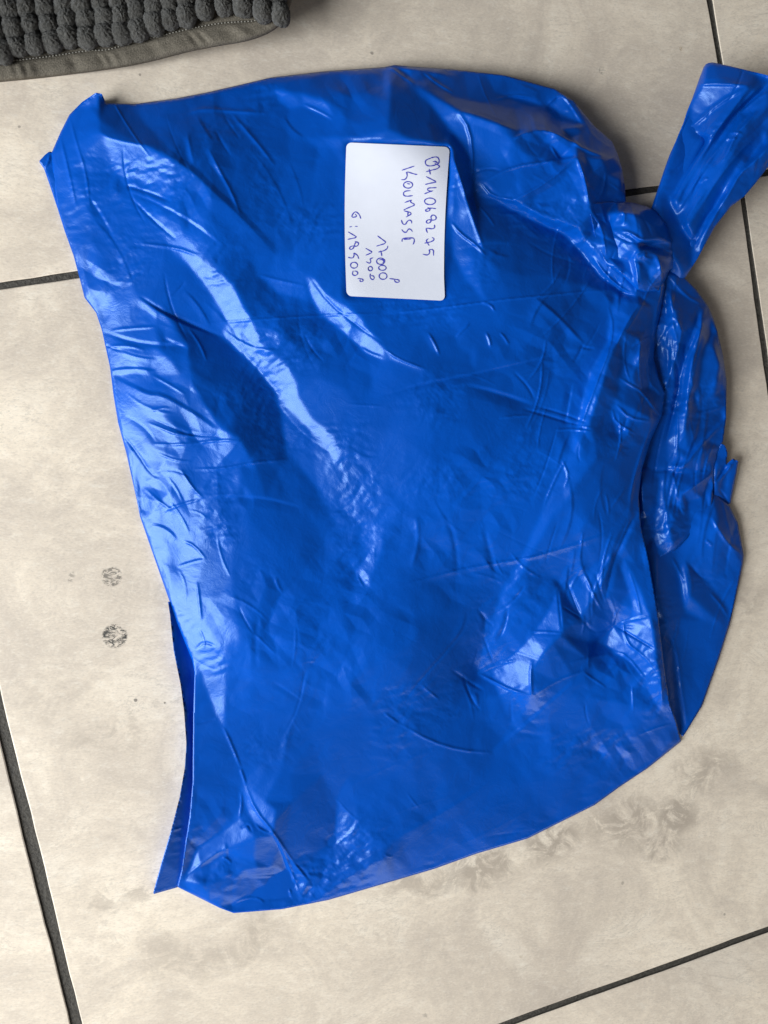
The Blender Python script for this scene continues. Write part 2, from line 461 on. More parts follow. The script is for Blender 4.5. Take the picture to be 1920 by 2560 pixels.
# ------------------------------------------------------------------ materials
class NT:
    def __init__(s, name):
        s.m = bpy.data.materials.new(name); s.m.use_nodes = True; s.t = s.m.node_tree
        s.b = s.t.nodes['Principled BSDF']
    def n(s, typ, **kw):
        nd = s.t.nodes.new(typ)
        for k_, v_ in kw.items():
            if k_.startswith('i_'):
                nm = k_[2:]; nm = int(nm) if nm.isdigit() else nm.replace('_', ' ')
                if hasattr(v_, 'is_output') or isinstance(v_, bpy.types.NodeSocket): s.t.links.new(v_, nd.inputs[nm])
                else: nd.inputs[nm].default_value = v_
            else: setattr(nd, k_, v_)
        return nd
    def noise(s, vec, scale, detail=4, rough=0.55, dist=0.0):
        return s.n('ShaderNodeTexNoise', i_Vector=vec, i_Scale=scale, i_Detail=detail, i_Roughness=rough, i_Distortion=dist).outputs['Fac']
    def ramp(s, f, stops):
        r = s.n('ShaderNodeValToRGB', i_0=f); e = r.color_ramp.elements
        while len(e) < len(stops): e.new(0.5)
        for q, (p, c) in zip(e, stops): q.position = p; q.color = (c, c, c, 1) if not isinstance(c, tuple) else c + (1,)
        return r.outputs['Color']
    def math(s, op, a_, b_=0.0, clamp=False):
        return s.n('ShaderNodeMath', operation=op, use_clamp=clamp, i_0=a_, i_1=b_).outputs[0]
    def vmath(s, op, a_, b_=None):
        nd = s.n('ShaderNodeVectorMath', operation=op, i_0=a_)
        if b_ is not None:
            if isinstance(b_, bpy.types.NodeSocket): s.t.links.new(b_, nd.inputs[1])
            else: nd.inputs[1].default_value = b_
        return nd.outputs['Value'] if op in ('LENGTH', 'DISTANCE') else nd.outputs[0]
    def mix(s, f, a_, b_):
        nd = s.n('ShaderNodeMix', data_type='RGBA')
        for i, v_ in ((0, f), (6, a_), (7, b_)):
            if isinstance(v_, bpy.types.NodeSocket): s.t.links.new(v_, nd.inputs[i])
            else: nd.inputs[i].default_value = (v_ + (1,) if isinstance(v_, tuple) else v_)
        return nd.outputs[2]
    def bump(s, h, strength, dist=0.001):
        nd = s.n('ShaderNodeBump', i_Height=h, i_Strength=strength, i_Distance=dist)
        s.t.links.new(nd.outputs[0], s.b.inputs['Normal'])
    def set(s, **kw):
        for k_, v_ in kw.items():
            sk = s.b.inputs[k_.replace('_', ' ')]
            if isinstance(v_, bpy.types.NodeSocket): s.t.links.new(v_, sk)
            else: sk.default_value = v_ + (1,) if isinstance(v_, tuple) else v_

def film_material(name, col):
    q = NT(name)
    pos = q.n('ShaderNodeNewGeometry').outputs['Position']
    n1 = q.noise(pos, 260, 3, 0.6, 1.0)
    n2 = q.noise(pos, 75, 4, 0.7, 1.5)
    n3 = q.noise(pos, 12, 2, 0.5)
    patch = q.ramp(n3, [(0.42, 0.0), (0.65, 1.0)])
    hgt = q.math('ADD', q.math('MULTIPLY', n2, 1.0), q.math('MULTIPLY', q.math('MULTIPLY', n1, patch), 0.45))
    q.bump(hgt, 0.22, 0.0010)
    c = q.mix(q.ramp(q.noise(pos, 9, 4, 0.6, 0.8), [(0.38, 0.0), (0.62, 1.0)]), tuple(x * 0.86 for x in col), tuple(min(1, x * 1.12) for x in col))
    rr = q.math('ADD', 0.25, q.math('MULTIPLY', n2, 0.12))
    q.set(Base_Color=c, Roughness=rr, IOR=1.5, Specular_IOR_Level=0.46, Specular_Tint=(0.50, 0.74, 1.0))
    return q.m
M_FILM = film_material('blue_film', (0.0, 0.066, 0.395))

def pixel_world(u, v, z=0.0):
    p = W(np.array(u, float), np.array(v, float), z); return (float(p[0]), float(p[1]), z)

def tile_material():
    q = NT('stone_glaze')
    g = q.n('ShaderNodeNewGeometry').outputs['Position']
    rnd = q.n('ShaderNodeObjectInfo').outputs['Random']
    loc_ = q.n('ShaderNodeObjectInfo').outputs['Location']
    off = q.vmath('MULTIPLY', loc_, (3.7, 5.3, 1.0))
    v = q.vmath('ADD', g, off)
    vs = q.n('ShaderNodeMapping', i_Vector=v, i_Rotation=(0, 0, 0.15), i_Scale=(1.0, 2.2, 1.0)).outputs[0]
    big = q.noise(v, 4.5, 6, 0.6, 0.8)
    cloud = q.noise(v, 15, 9, 0.70, 0.8)
    streak = q.noise(vs, 120, 7, 0.75, 0.5)
    fine = q.noise(vs, 520, 4, 0.65)
    vein = q.noise(vs, 7, 9, 0.72, 2.2)
    c = q.mix(q.ramp(big, [(0.36, 0.0), (0.62, 1.0)]), (0.58, 0.485, 0.39), (0.82, 0.69, 0.54))
    c = q.mix(q.math('MULTIPLY', q.ramp(cloud, [(0.38, 1.0), (0.56, 0.0)]), 0.55), c, (0.46, 0.38, 0.31))
    c = q.mix(q.math('MULTIPLY', q.ramp(cloud, [(0.52, 0.0), (0.66, 1.0)]), 0.5), c, (0.80, 0.70, 0.575))
    c = q.mix(q.math('MULTIPLY', q.ramp(streak, [(0.36, 1.0), (0.56, 0.0)]), 0.28), c, (0.46, 0.385, 0.32))
    c = q.mix(q.math('MULTIPLY', q.ramp(streak, [(0.54, 0.0), (0.70, 1.0)]), 0.30), c, (0.80, 0.75, 0.66))
    vv = q.ramp(vein, [(0.485, 0.0), (0.50, 1.0), (0.515, 0.0)])
    c = q.mix(q.math('MULTIPLY', q.math('MULTIPLY', vv, q.ramp(cloud, [(0.45, 0.0), (0.6, 1.0)])), 0.30), c, (0.27, 0.225, 0.185))
    c = q.mix(q.math('MULTIPLY', q.ramp(fine, [(0.32, 1.0), (0.48, 0.0)]), 0.30), c, (0.33, 0.295, 0.26))
    c = q.mix(q.math('MULTIPLY', q.ramp(fine, [(0.54, 0.0), (0.68, 1.0)]), 0.22), c, (0.85, 0.82, 0.75))
    # brown and grey clouds in the print of the stone, where the photograph has them
    blobs = [(1050, 2190, 170, 60, .6), (1200, 2170, 130, 70, .75), (1380, 2090, 150, 80, .8), (1560, 2060, 150, 90, .7), (1690, 2040, 130, 80, .8),
             (1760, 1930, 120, 70, .6), (1650, 2110, 110, 50, .7), (330, 2220, 180, 45, .45), (250, 2260, 90, 50, .5), (450, 2400, 120, 60, .4),
             (560, 2370, 120, 35, .4), (290, 1840, 110, 60, .5), (120, 1760, 120, 80, .3), (1870, 1500, 70, 120, .35), (640, 2330, 60, 70, .5)]
    wob = q.n('ShaderNodeTexNoise', i_Vector=v, i_Scale=22.0, i_Detail=6.0, i_Roughness=0.7).outputs['Color']
    gw = q.vmath('ADD', g, q.n('ShaderNodeVectorMath', operation='MULTIPLY_ADD', i_0=wob, i_1=(0.05, 0.05, 0), i_2=(-0.025, -0.025, 0)).outputs[0])
    acc = None
    for (u_, v_, rx, ry, st) in blobs:
        x, y, _ = pixel_world(u_, v_)
        mp = q.n('ShaderNodeMapping', i_Vector=q.vmath('SUBTRACT', gw, (x, y, 0)), i_Rotation=(0, 0, -0.3), i_Scale=(4200 / rx, 4200 / ry, 0)).outputs[0]
        d = q.vmath('LENGTH', mp)
        f = q.math('MULTIPLY', q.ramp(d, [(0.35, 1.0), (1.0, 0.0)]), st)
        acc = f if acc is None else q.math('MAXIMUM', acc, f)
    brk = q.ramp(q.noise(v, 60, 7, 0.72, 0.8), [(0.42, 0.0), (0.54, 1.0)])
    c = q.mix(q.math('MULTIPLY', acc, brk), c, (0.36, 0.295, 0.235))
    # two rubbed marks left by round feet, and small specks
    for (u_, v_, r_, st) in ((279, 1441, 25, .85), (287, 1590, 30, 1.15), (180, 1436, 12, .5), (175, 1452, 10, .45), (339, 1751, 7, .8), (412, 1757, 4, .8), (1505, 177, 15, .5), (1702, 122, 9, .6), (1556, 2208, 8, .4), (1811, 2286, 6, .5), (1303, 2391, 9, .3), (930, 133, 7, .6), (350, 187, 5, .6), (48, 317, 5, .6), (1062, 2540, 12, .4)):
        x, y, _ = pixel_world(u_, v_)
        d = q.vmath('LENGTH', q.n('ShaderNodeVectorMath', operation='MULTIPLY', i_0=q.vmath('SUBTRACT', g, (x, y, 0)), i_1=(4200 / r_, 4200 / r_, 0)).outputs[0])
        rim = q.ramp(d, [(0.0, 0.8), (0.85, 1.0), (1.0, 0.0)]) if r_ > 20 else q.ramp(q.math('ADD', d, q.math('MULTIPLY', q.noise(v, 500, 2), 0.6)), [(0.7, 1.0), (1.0, 0.0)])
        sc_ = q.ramp(q.noise(vs, 190, 5, 0.75, 2.0), [(0.48, 0.0), (0.53, 1.0)]) if r_ > 8 else 1.0
        c = q.mix(q.math('MULTIPLY', q.math('MULTIPLY', rim, sc_), st * 0.85), c, (0.035, 0.033, 0.03) if r_ != 9 else (0.3, 0.2, 0.08))
    q.bump(q.math('ADD', q.math('MULTIPLY', streak, 0.7), q.math('MULTIPLY', fine, 0.3)), 0.25, 0.0006)
    q.set(Base_Color=c, Roughness=q.math('ADD', 0.42, q.math('MULTIPLY', streak, 0.25)), Specular_IOR_Level=0.4)
    return q.m
M_TILE = tile_material()

def simple(name, col, rough, spec=0.3, nscale=0, nbump=0.0, vary=0.0, dist=0.001):
    q = NT(name); c = col
    if nscale:
        tc = q.n('ShaderNodeTexCoord').outputs['Object']
        nz = q.noise(tc, nscale, 5, 0.65)
        if nbump: q.bump(nz, nbump, dist)
        if vary: c = q.mix(q.ramp(nz, [(0.3, 0.0), (0.7, 1.0)]), tuple(x * (1 - vary) for x in col), tuple(min(1, x * (1 + vary)) for x in col))
    q.set(Base_Color=c, Roughness=rough, Specular_IOR_Level=spec)
    return q.m
M_GROUT = simple('grout', (0.062, 0.054, 0.044), 0.6, 0.3, 600, 0.9, 0.5)
M_PAPER = simple('sticker_paper', (0.66, 0.66, 0.725), 0.55, 0.25, 90, 0.08, 0.02)
M_INK = simple('ballpoint_ink', (0.06, 0.06, 0.40), 0.45, 0.3)
M_HEM = simple('hem_cloth', (0.125, 0.108, 0.085), 0.95, 0.05, 1200, 0.8, 0.35)
M_THREAD = simple('thread', (0.19, 0.175, 0.15), 0.8, 0.2, 2000, 0.5, 0.3)
def chenille():
    q = NT('chenille')
    tc = q.n('ShaderNodeNewGeometry').outputs['Position']
    rnd = q.n('ShaderNodeObjectInfo').outputs['Random']
    nz = q.noise(tc, 520, 5, 0.75, 2.0); n2 = q.noise(tc, 1500, 3, 0.7, 1.0)
    c = q.mix(q.ramp(nz, [(0.3, 0.0), (0.7, 1.0)]), (0.020, 0.0185, 0.0165), (0.125, 0.117, 0.104))
    c = q.mix(q.math('MULTIPLY', rnd, 0.3), c, (0.06, 0.056, 0.05))
    q.bump(q.math('ADD', nz, q.math('MULTIPLY', n2, 0.5)), 0.9, 0.0015)
    q.set(Base_Color=c, Roughness=0.95, Specular_IOR_Level=0.1)
    q.b.inputs['Sheen Weight'].default_value = 0.15; q.b.inputs['Sheen Roughness'].default_value = 0.5
    return q.m
M_CHEN = chenille()
# ------------------------------------------------------------------ setting: tiled floor
floor = link('floor', [(-1.75, -1.75, -0.0013), (1.75, -1.75, -0.0013), (1.75, 1.75, -0.0013), (-1.75, 1.75, -0.0013)], [(0, 1, 2, 3)], M_GROUT, smooth=False)
floor['kind'] = 'structure'
def wpx(u, v): return W(np.array(float(u)), np.array(float(v)), 0.0)[:2]
# measured tile corners (joint crossings) and grid vectors from the solved pose
cn = {(0, 0): wpx(-257, 753), (1, 0): wpx(1850, 441), (1, 1): wpx(2106, 2258), (0, 1): wpx(279, 2916)}
ex = (cn[(1, 0)] - cn[(0, 0)] + cn[(1, 1)] - cn[(0, 1)]) / 2; ey = (cn[(0, 1)] - cn[(0, 0)] + cn[(1, 1)] - cn[(1, 0)]) / 2
def corner(i, j):
    if (i, j) in cn: return cn[(i, j)]
    bi, bj = min(max(i, 0), 1), min(max(j, 0), 1)
    p = cn[(bi, bj)] + ex * (i - bi) + ey * (j - bj)
    if (i, j) == (1, -1):                       # the upper joint leans a little more
        d = wpx(1848, 441) - wpx(1773, 0); d = d / np.linalg.norm(d); p = cn[(1, 0)] - d * np.linalg.norm(ey)
    return p
gapA, gapB, gapC, gapD = 0.0058, 0.0031, 0.0034, 0.0037
def xgap(i): return {0: gapA, 1: gapB}.get(i, 0.004)
def ygap(j): return {0: gapC, 1: gapD}.get(j, 0.004)
def make_tile(i, j, rng):
    P = [corner(i, j), corner(i, j + 1), corner(i + 1, j + 1), corner(i + 1, j)]   # counter-clockwise seen from above
    cen = sum(P) / 4
    exn, eyn = ex / np.linalg.norm(ex), ey / np.linalg.norm(ey)
    offs = [exn * xgap(i) / 2 + eyn * ygap(j) / 2, exn * xgap(i) / 2 - eyn * ygap(j + 1) / 2,
            -exn * xgap(i + 1) / 2 - eyn * ygap(j + 1) / 2, -exn * xgap(i + 1) / 2 + eyn * ygap(j) / 2]
    Q = [p + o for p, o in zip(P, offs)]
    N = 46
    ring = []
    for k_ in range(4):
        p, q = Q[k_], Q[(k_ + 1) % 4]; d = (q - p) / np.linalg.norm(q - p); nrm = np.array([-d[1], d[0]])
        for t in range(N):
            s_ = t / N
            wv = 0.00025 * math.sin(s_ * 23 + i * 3 + j * 5 + k_) + 0.00018 * rng.uniform(-1, 1)
            if t == 0: wv = 0
            ring.append(p + (q - p) * s_ + nrm * wv)
    ring = np.array(ring) - cen
    L = np.linalg.norm(ring, axis=1)[:, None]
    lev = [(0.0, -0.004), (0.0, -0.0012), (0.0003, -0.0003), (0.0008, 0.0)]
    verts = []; faces = []
    n = len(ring)
    for ins, z in lev:
        r = ring * (1 - ins / L * 1.2)
        verts += [(x, y, z) for x, y in r]
    for l_ in range(len(lev) - 1):
        for t in range(n):
            a_, b_ = l_ * n + t, l_ * n + (t + 1) % n
            faces.append((a_, b_, b_ + n, a_ + n))
    faces.append(tuple(range((len(lev) - 1) * n, len(lev) * n)))
    o = link('tile', verts, faces, M_TILE, floor, smooth=False, loc=(cen[0], cen[1], 0))
    o.data.materials.append(M_GROUT)                     # cement film on the tile edges
    for f_ in range(2 * n): o.data.polygons[f_].material_index = 1
    return o
rng = random.Random(4)
for j in range(-3, 4):
    for i in range(-3, 4): make_tile(i, j, rng)
# ------------------------------------------------------------------ bath mat, top left corner
mat = bpy.data.objects.new('bath_mat', None); sc.collection.objects.link(mat)
mat.location = tuple(wpx(250, -20)) + (0.0,)
mat['label'] = 'dark grey chenille bath mat corner with sewn hem at the top left'; mat['category'] = 'bath mat'
MI = Matrix.Translation(-mat.location)
def child(o, p):
    o.parent = p; o.matrix_parent_inverse = Matrix.Translation(-p.location); return o
hem_low = [(-420, 480), (-200, 470), (0, 448), (200, 430), (400, 405), (600, 380), (800, 345), (1000, 290), (1200, 250), (1350, 228), (1480, 180), (1560, 110), (1590, 20), (1600, -60), (1600, -700)]
hem_up = [(-420, 352), (-200, 348), (0, 335), (120, 322), (300, 300), (480, 270), (590, 270), (690, 237), (760, 217), (860, 197), (950, 172), (1050, 150), (1150, 130), (1250, 117), (1400, 112), (1480, 70), (1490, -40), (1490, -700)]
def resample(pts, n):
    p = chaikin(pts, 2); d = np.concatenate([[0], np.cumsum(np.hypot(*np.diff(p, axis=0).T))]); t = np.linspace(0, d[-1], n)
    return np.stack([np.interp(t, d, p[:, 0]), np.interp(t, d, p[:, 1])], 1)
nH, mH = 420, 18
lo_, up_ = resample(hem_low, nH), resample(hem_up, nH)
def lift(u):                                       # the corner of the mat curls up off the tiles
    return 0.022 * np.clip((u - 120) / 600, 0, 1) ** 1.3
verts = []
for a_ in range(mH):
    t = a_ / (mH - 1)
    p = lo_ * (1 - t) + up_ * t
    u = p[:, 0] / 2.183; v = p[:, 1] / 2.183
    s_ = np.arange(nH)
    puck = 0.0005 * np.sin(s_ * 0.55 + 2.5 * np.sin(s_ * 0.083) + 0.6 * t) * (0.3 + t) * (0.6 + 0.5 * np.sin(s_ * 0.17)) + 0.0006 * np.sin(s_ * 0.19 + 1.2 * np.sin(s_ * .05))
    prof = 0.0045 * (1 - (1 - min(1, t * 2.2)) ** 2) ** 0.5 - 0.0014 * max(0, t - 0.8) * 5
    z = lift(u) + prof + puck * math.sin(math.pi * min(1, t + 0.12)) + 0.0005
    verts.append(W(u, v, z))
base = W(lo_[:, 0] / 2.183, (lo_[:, 1]) / 2.183 - 1, lift(lo_[:, 0] / 2.183) * 0.9 + 0.0002)
verts = np.array([base] + verts)
nr = mH + 1
idx = np.arange(nr * nH).reshape(nr, nH)
F4 = np.stack([idx[:-1, :-1], idx[:-1, 1:], idx[1:, 1:], idx[1:, :-1]], -1).reshape(-1, 4)
child(link('hem', verts.reshape(-1, 3), F4, M_HEM), mat)
# backing cloth under the tufts
inner = [tuple(p / 2.183) for p in resample(hem_up, 60)]
top = [(inner[-1][0], -345), (inner[0][0], -345)]
ring = inner[:-4] + top
cen = np.mean(np.array(ring), 0)
rows = []
for t in np.linspace(0, 1, 14):
    q = np.array(ring) * (1 - t) + np.array([300.0, -60.0]) * t
    rows.append(W(q[:, 0], q[:, 1], lift(q[:, 0]) + 0.0042 + 0.0 * t))
rows = np.array(rows); nr, nc = rows.shape[:2]
idx = np.arange(nr * nc).reshape(nr, nc); idn = np.roll(idx, -1, 1)
F4 = np.stack([idx[:-1], idn[:-1], idn[1:], idx[1:]], -1).reshape(-1, 4)
child(link('backing', rows.reshape(-1, 3), F4, M_HEM), mat)
# stitches along the hem
st_v, st_f = [], []
pp = resample([(x, y + 4) for x, y in hem_up], 150)
for i_ in range(0, 149):
    a_, b_ = pp[i_] / 2.183, pp[i_ + 1] / 2.183
    a_, b_ = a_ * .93 + b_ * .07, a_ * .07 + b_ * .93
    for s_ in range(7):
        t = s_ / 6; c = a_ * (1 - t) + b_ * t
        zc = float(lift(c[0])) + 0.0046 + 0.0009 * math.sin(math.pi * t)
        P = W(c[0], c[1], zc); d = (b_ - a_) / np.linalg.norm(b_ - a_)
        nrm = np.array([d[1], d[0], 0]); rr = 0.00033 * (0.6 + 0.4 * math.sin(math.pi * t))
        for k_ in range(6):
            an = k_ * math.pi / 3
            st_v.append(P + nrm * math.cos(an) * rr + np.array([0, 0, math.sin(an) * rr]))
    b0 = len(st_v) - 42
    for s_ in range(6):
        for k_ in range(6):
            st_f.append((b0 + s_ * 6 + k_, b0 + s_ * 6 + (k_ + 1) % 6, b0 + s_ * 6 + 6 + (k_ + 1) % 6, b0 + s_ * 6 + 6 + k_))
child(link('stitching', np.array(st_v), st_f, M_THREAD), mat)
# chenille tufts: six shapes, shared
from mathutils import noise as mnoise
def tuft_mesh(seed):
    nu, nv = 56, 32; vs = []
    for i_ in range(nv):
        ph = math.pi * i_ / (nv - 1)
        for k_ in range(nu):
            th_ = 2 * math.pi * k_ / nu
            p = Vector((math.sin(ph) * math.cos(th_), math.sin(ph) * math.sin(th_), math.cos(ph)))
            o_ = Vector((seed * 7.3, seed * 3.1, seed * 5.7))
            # looped pile: short curled ridges over a rounded bobble
            q = p * 3.2 + o_; wv = Vector((mnoise.noise(q), mnoise.noise(q + Vector((9, 0, 0))), mnoise.noise(q + Vector((0, 9, 0)))))
            r1 = 1 - abs(mnoise.noise(p * 3.4 + wv * 1.1 + o_)) * 2.2
            r2 = 1 - abs(mnoise.noise(p * 8.0 + wv * 1.5 - o_)) * 2.0
            rr = 0.93 + 0.13 * r1 + 0.085 * r2 + 0.08 * mnoise.noise(p * 1.5 - o_)
            h_ = math.hypot(p.x, p.y)
            sq = (abs(p.x) ** 2.5 + abs(p.y) ** 2.5) ** (1 / 2.5) / h_ if h_ > 1e-3 else 1
            vs.append((p.x * rr / sq, p.y * rr / sq, p.z * rr))
    fs = [(i_ * nu + k_, (i_ + 1) * nu + k_, (i_ + 1) * nu + (k_ + 1) % nu, i_ * nu + (k_ + 1) % nu) for i_ in range(nv - 1) for k_ in range(nu)]
    me = bpy.data.meshes.new('tuft'); me.from_pydata(vs, [], fs); me.polygons.foreach_set('use_smooth', [True] * len(fs)); me.materials.append(M_CHEN)
    return me
tm = [tuft_mesh(s_) for s_ in range(7)]
R2 = [(10, 285), (92, 255), (188, 240), (286, 228), (372, 200), (475, 206), (575, 190), (662, 186), (755, 166), (840, 128), (927, 106), (1017, 84), (1117, 48), (1222, 30), (1330, 32), (1436, 52), (1532, 78)]
R1 = [(-20, 175), (72, 165), (165, 140), (268, 138), (370, 113), (473, 112), (576, 102), (664, 98), (748, 72), (842, 44), (925, 22), (1012, 0), (1110, -40), (1215, -62), (1325, -66), (1430, -50), (1510, -30)]
R0 = [(-50, 70), (47, 50), (140, 40), (246, 42), (346, 36), (448, 30), (550, 16), (645, 5), (742, -18), (838, -45), (925, -70), (1012, -90), (1105, -130), (1210, -150), (1320, -160), (1420, -150), (1500, -140)]
allr = [R2, R1, R0]
for e_ in range(1, 9): allr.append([(x, y - 92 * e_) for x, y in R0])
allr.insert(0, [(-95, 300), (-190, 305), (-285, 310)])
allr.append([(x0 - dx_, y0 + 4) for dx_ in (100, 200, 300) for x0, y0 in [(-20, 180), (-50, 75)] + [(-50, 70 - 92 * e_) for e_ in range(1, 9)]])
rng = random.Random(11)
for ri, row in enumerate(allr):
    for (x, y) in row:
        u, v = x / 2.183, y / 2.183
        z = float(lift(np.array(u))) + 0.0085
        o = bpy.data.objects.new('tuft', rng.choice(tm)); sc.collection.objects.link(o)
        P = W(np.array(u), np.array(v), z)
        big = 1.18 if x > 1400 and ri in (1,) else 1.0
        o.location = P
        o.rotation_euler = (rng.uniform(-.3, .3), rng.uniform(-.3, .3), rng.uniform(-.25, .25) + (0.25 if x > 1400 else 0) + rng.choice([0, math.pi / 2, math.pi]))
        r_ = 0.0052 * rng.uniform(0.93, 1.08)
        o.scale = (r_ * rng.uniform(.93, 1.03), r_ * rng.uniform(1.0, 1.1) * big, r_ * 0.95)
        child(o, mat)
# ------------------------------------------------------------------ the blue bag, layer by layer
bag = bpy.data.objects.new('plastic_bag', None); sc.collection.objects.link(bag)
bag.location = tuple(wpx(960, 1250)) + (0.0,)
bag['label'] = 'blue plastic carrier bag lying tied on the tiles with a white handwritten sticker'; bag['category'] = 'bag'

body_out = (reg(1, [(222, 662, 3), (262, 570, 4), (300, 495, 5), (355, 440, 8), (415, 400, 12), (440, 405, 12), (458, 445, 6), (580, 450, 2), (760, 425, 2),
                    (890, 400, 2), (1000, 375, 2), (1170, 335, 3), (1400, 308, 4)]) +
            reg(2, [(0, 290, 7), (45, 281, 9), (300, 300, 10), (520, 325, 12), (740, 385, 14), (820, 435, 17), (910, 545, 19), (985, 610, 18), (1010, 665, 19),
                    (1030, 735, 20), (1040, 800, 20), (1045, 872, 19), (1130, 930, 20), (1190, 1000, 24)]) +
            reg(4, [(1200, 20, 26), (1213, 130, 23), (1190, 260, 21), (1170, 340, 20), (1165, 440, 20), (1185, 520, 20), (1213, 590, 20), (1200, 690, 20),
                    (1150, 800, 21), (1115, 920, 22), (1100, 1040, 23)]) +
            reg(6, [(1110, 60, 23), (1145, 220, 22), (1185, 450, 21), (1215, 700, 18), (1235, 830, 15), (1262, 900, 9), (1285, 990, 2), (1140, 1106, 2)]) +
            reg(8, [(1020, 80, 2), (910, 160, 2), (830, 200, 2), (620, 305, 2), (400, 370, 2), (220, 435, 2), (0, 500, 2)]) +
            reg(7, [(1420, 570, 2), (1220, 610, 2), (1010, 627, 2), (950, 605, 2), (860, 560, 2), (765, 513, 3), (785, 440, 5), (800, 330, 7), (820, 200, 8), (832, 60, 9)]) +
            reg(5, [(833, 1040, 9), (835, 880, 9), (840, 690, 9), (830, 640, 8), (765, 480, 6), (720, 350, 4), (650, 150, 2), (605, 20, 2)]) +
            reg(3, [(590, 1050, 2), (545, 850, 2), (510, 720, 2), (490, 600, 2), (475, 480, 2), (440, 320, 2), (415, 245, 2), (365, 180, 2), (345, 100, 2)]) +
            reg(1, [(318, 1106, 2), (280, 1000, 2), (250, 905, 2), (232, 780, 2)]))
body = Film(body_out, [(300, 420, 13), (500, 500, 24), (700, 420, 22), (950, 560, 30), (1150, 300, 20), (1350, 380, 24), (1400, 700, 32), (1550, 700, 32),
                       (400, 900, 13), (480, 1300, 12), (700, 900, 30), (1000, 1100, 36), (1350, 1200, 36), (1550, 1200, 34), (650, 1500, 30), (1000, 1600, 34),
                       (1400, 1600, 32), (540, 1850, 10), (700, 2100, 8), (950, 2000, 10), (1000, 1820, 20), (1350, 1850, 12), (1550, 1700, 14)])
P = body.poly
# --- broad slopes: left flank faces the window, some hollows face away
P(0, 0.12, [(130, 420), (250, 430), (430, 620), (470, 800), (480, 1000), (480, 1250), (350, 1260), (290, 1050), (230, 800), (160, 560)], 12, 8, 1)
P(0, -0.05, [(350, 640), (470, 700), (500, 1000), (530, 1300), (470, 1300), (430, 1100), (380, 900)], 12, 8, 1)
P(0, -0.06, [(370, 1230), (480, 1250), (520, 1450), (590, 1800), (640, 2000), (500, 2100), (440, 2000), (470, 1790), (440, 1600), (390, 1330)], 12, 10, 1)
P(0, 0.0, [(480, 1300), (900, 1300), (1300, 1700), (1200, 1950), (800, 2080), (640, 1980), (560, 1700)], 20, 4, 1)
P(0, -0.35, [(480, 560), (720, 620), (860, 560), (860, 380), (760, 300), (560, 300)], 40, 1)
P(3, -0.5, [(700, 220), (820, 300), (960, 350), (1100, 470), (1200, 600), (1240, 870), (1090, 890), (1040, 790), (960, 750), (830, 560), (810, 390)], 8, 4)
P(3, -0.45, [(850, 920), (1240, 900), (1400, 1050), (1300, 1106), (900, 1060)], 14, 3)
P(3, -0.4, [(1010, 0), (1110, 90), (1350, 210), (1500, 350), (1600, 480), (1500, 560), (1350, 420), (1180, 330), (1060, 180)], 12, 3)
P(3, -0.35, [(1480, 0), (1659, 180), (1659, 250), (1500, 200), (1380, 60)], 12, 3)
P(2, -0.6, [(30, 300), (130, 362), (330, 480), (300, 560), (380, 700), (385, 840), (340, 840), (280, 640), (120, 600), (20, 560)], 8, 4)
P(2, -0.45, [(390, 860), (560, 880), (700, 960), (820, 1010), (850, 1100), (600, 1100), (400, 1000)], 10, 4)
P(4, -0.35, [(420, 0), (880, 20), (1000, 140), (660, 175), (440, 200), (300, 230)], 14, 3)
P(4, -0.4, [(340, 540), (640, 640), (880, 740), (820, 790), (600, 760), (360, 640)], 10, 3)
P(4, -0.4, [(660, 180), (960, 170), (960, 300), (880, 420), (760, 300)], 12, 3)
P(4, -0.3, [(170, 560), (360, 570), (560, 800), (560, 1000), (280, 900)], 30, 2)
P(6, -0.35, [(100, 890), (370, 800), (630, 795), (470, 1035), (200, 1010)], 6, 4)
P(6, -0.3, [(890, 570), (900, 680), (1060, 740), (1140, 760), (1190, 860), (900, 800), (860, 690)], 6, 4)
P(5, -0.25, [(880, 0), (1500, 60), (1540, 300), (1260, 380), (1080, 620), (980, 560), (900, 300)], 30, 1.5)
P(7, -0.35, [(1100, 60), (1350, 0), (1440, 100), (1400, 300), (1330, 470), (1230, 330), (1180, 160)], 10, 3)
P(1, -0.55, [(430, 410), (458, 450), (560, 460), (700, 610), (560, 600), (428, 570)], 4, 5)
P(1, -0.35, [(600, 460), (1000, 390), (1400, 320), (1659, 310), (1659, 400), (1460, 410), (1300, 400), (1180, 385), (1000, 470), (850, 470), (740, 540)], 6, 4)
P(8, 0.18, [(0, 0), (900, 0), (600, 280), (0, 460)], 50, 1)
P('K', 0.0, [(-200, 0), (500, 60), (800, 330), (1000, 1100), (1060, 1700), (700, 2100), (500, 2000), (650, 1300), (300, 800), (-200, 700)], 12, 0.3, 1)
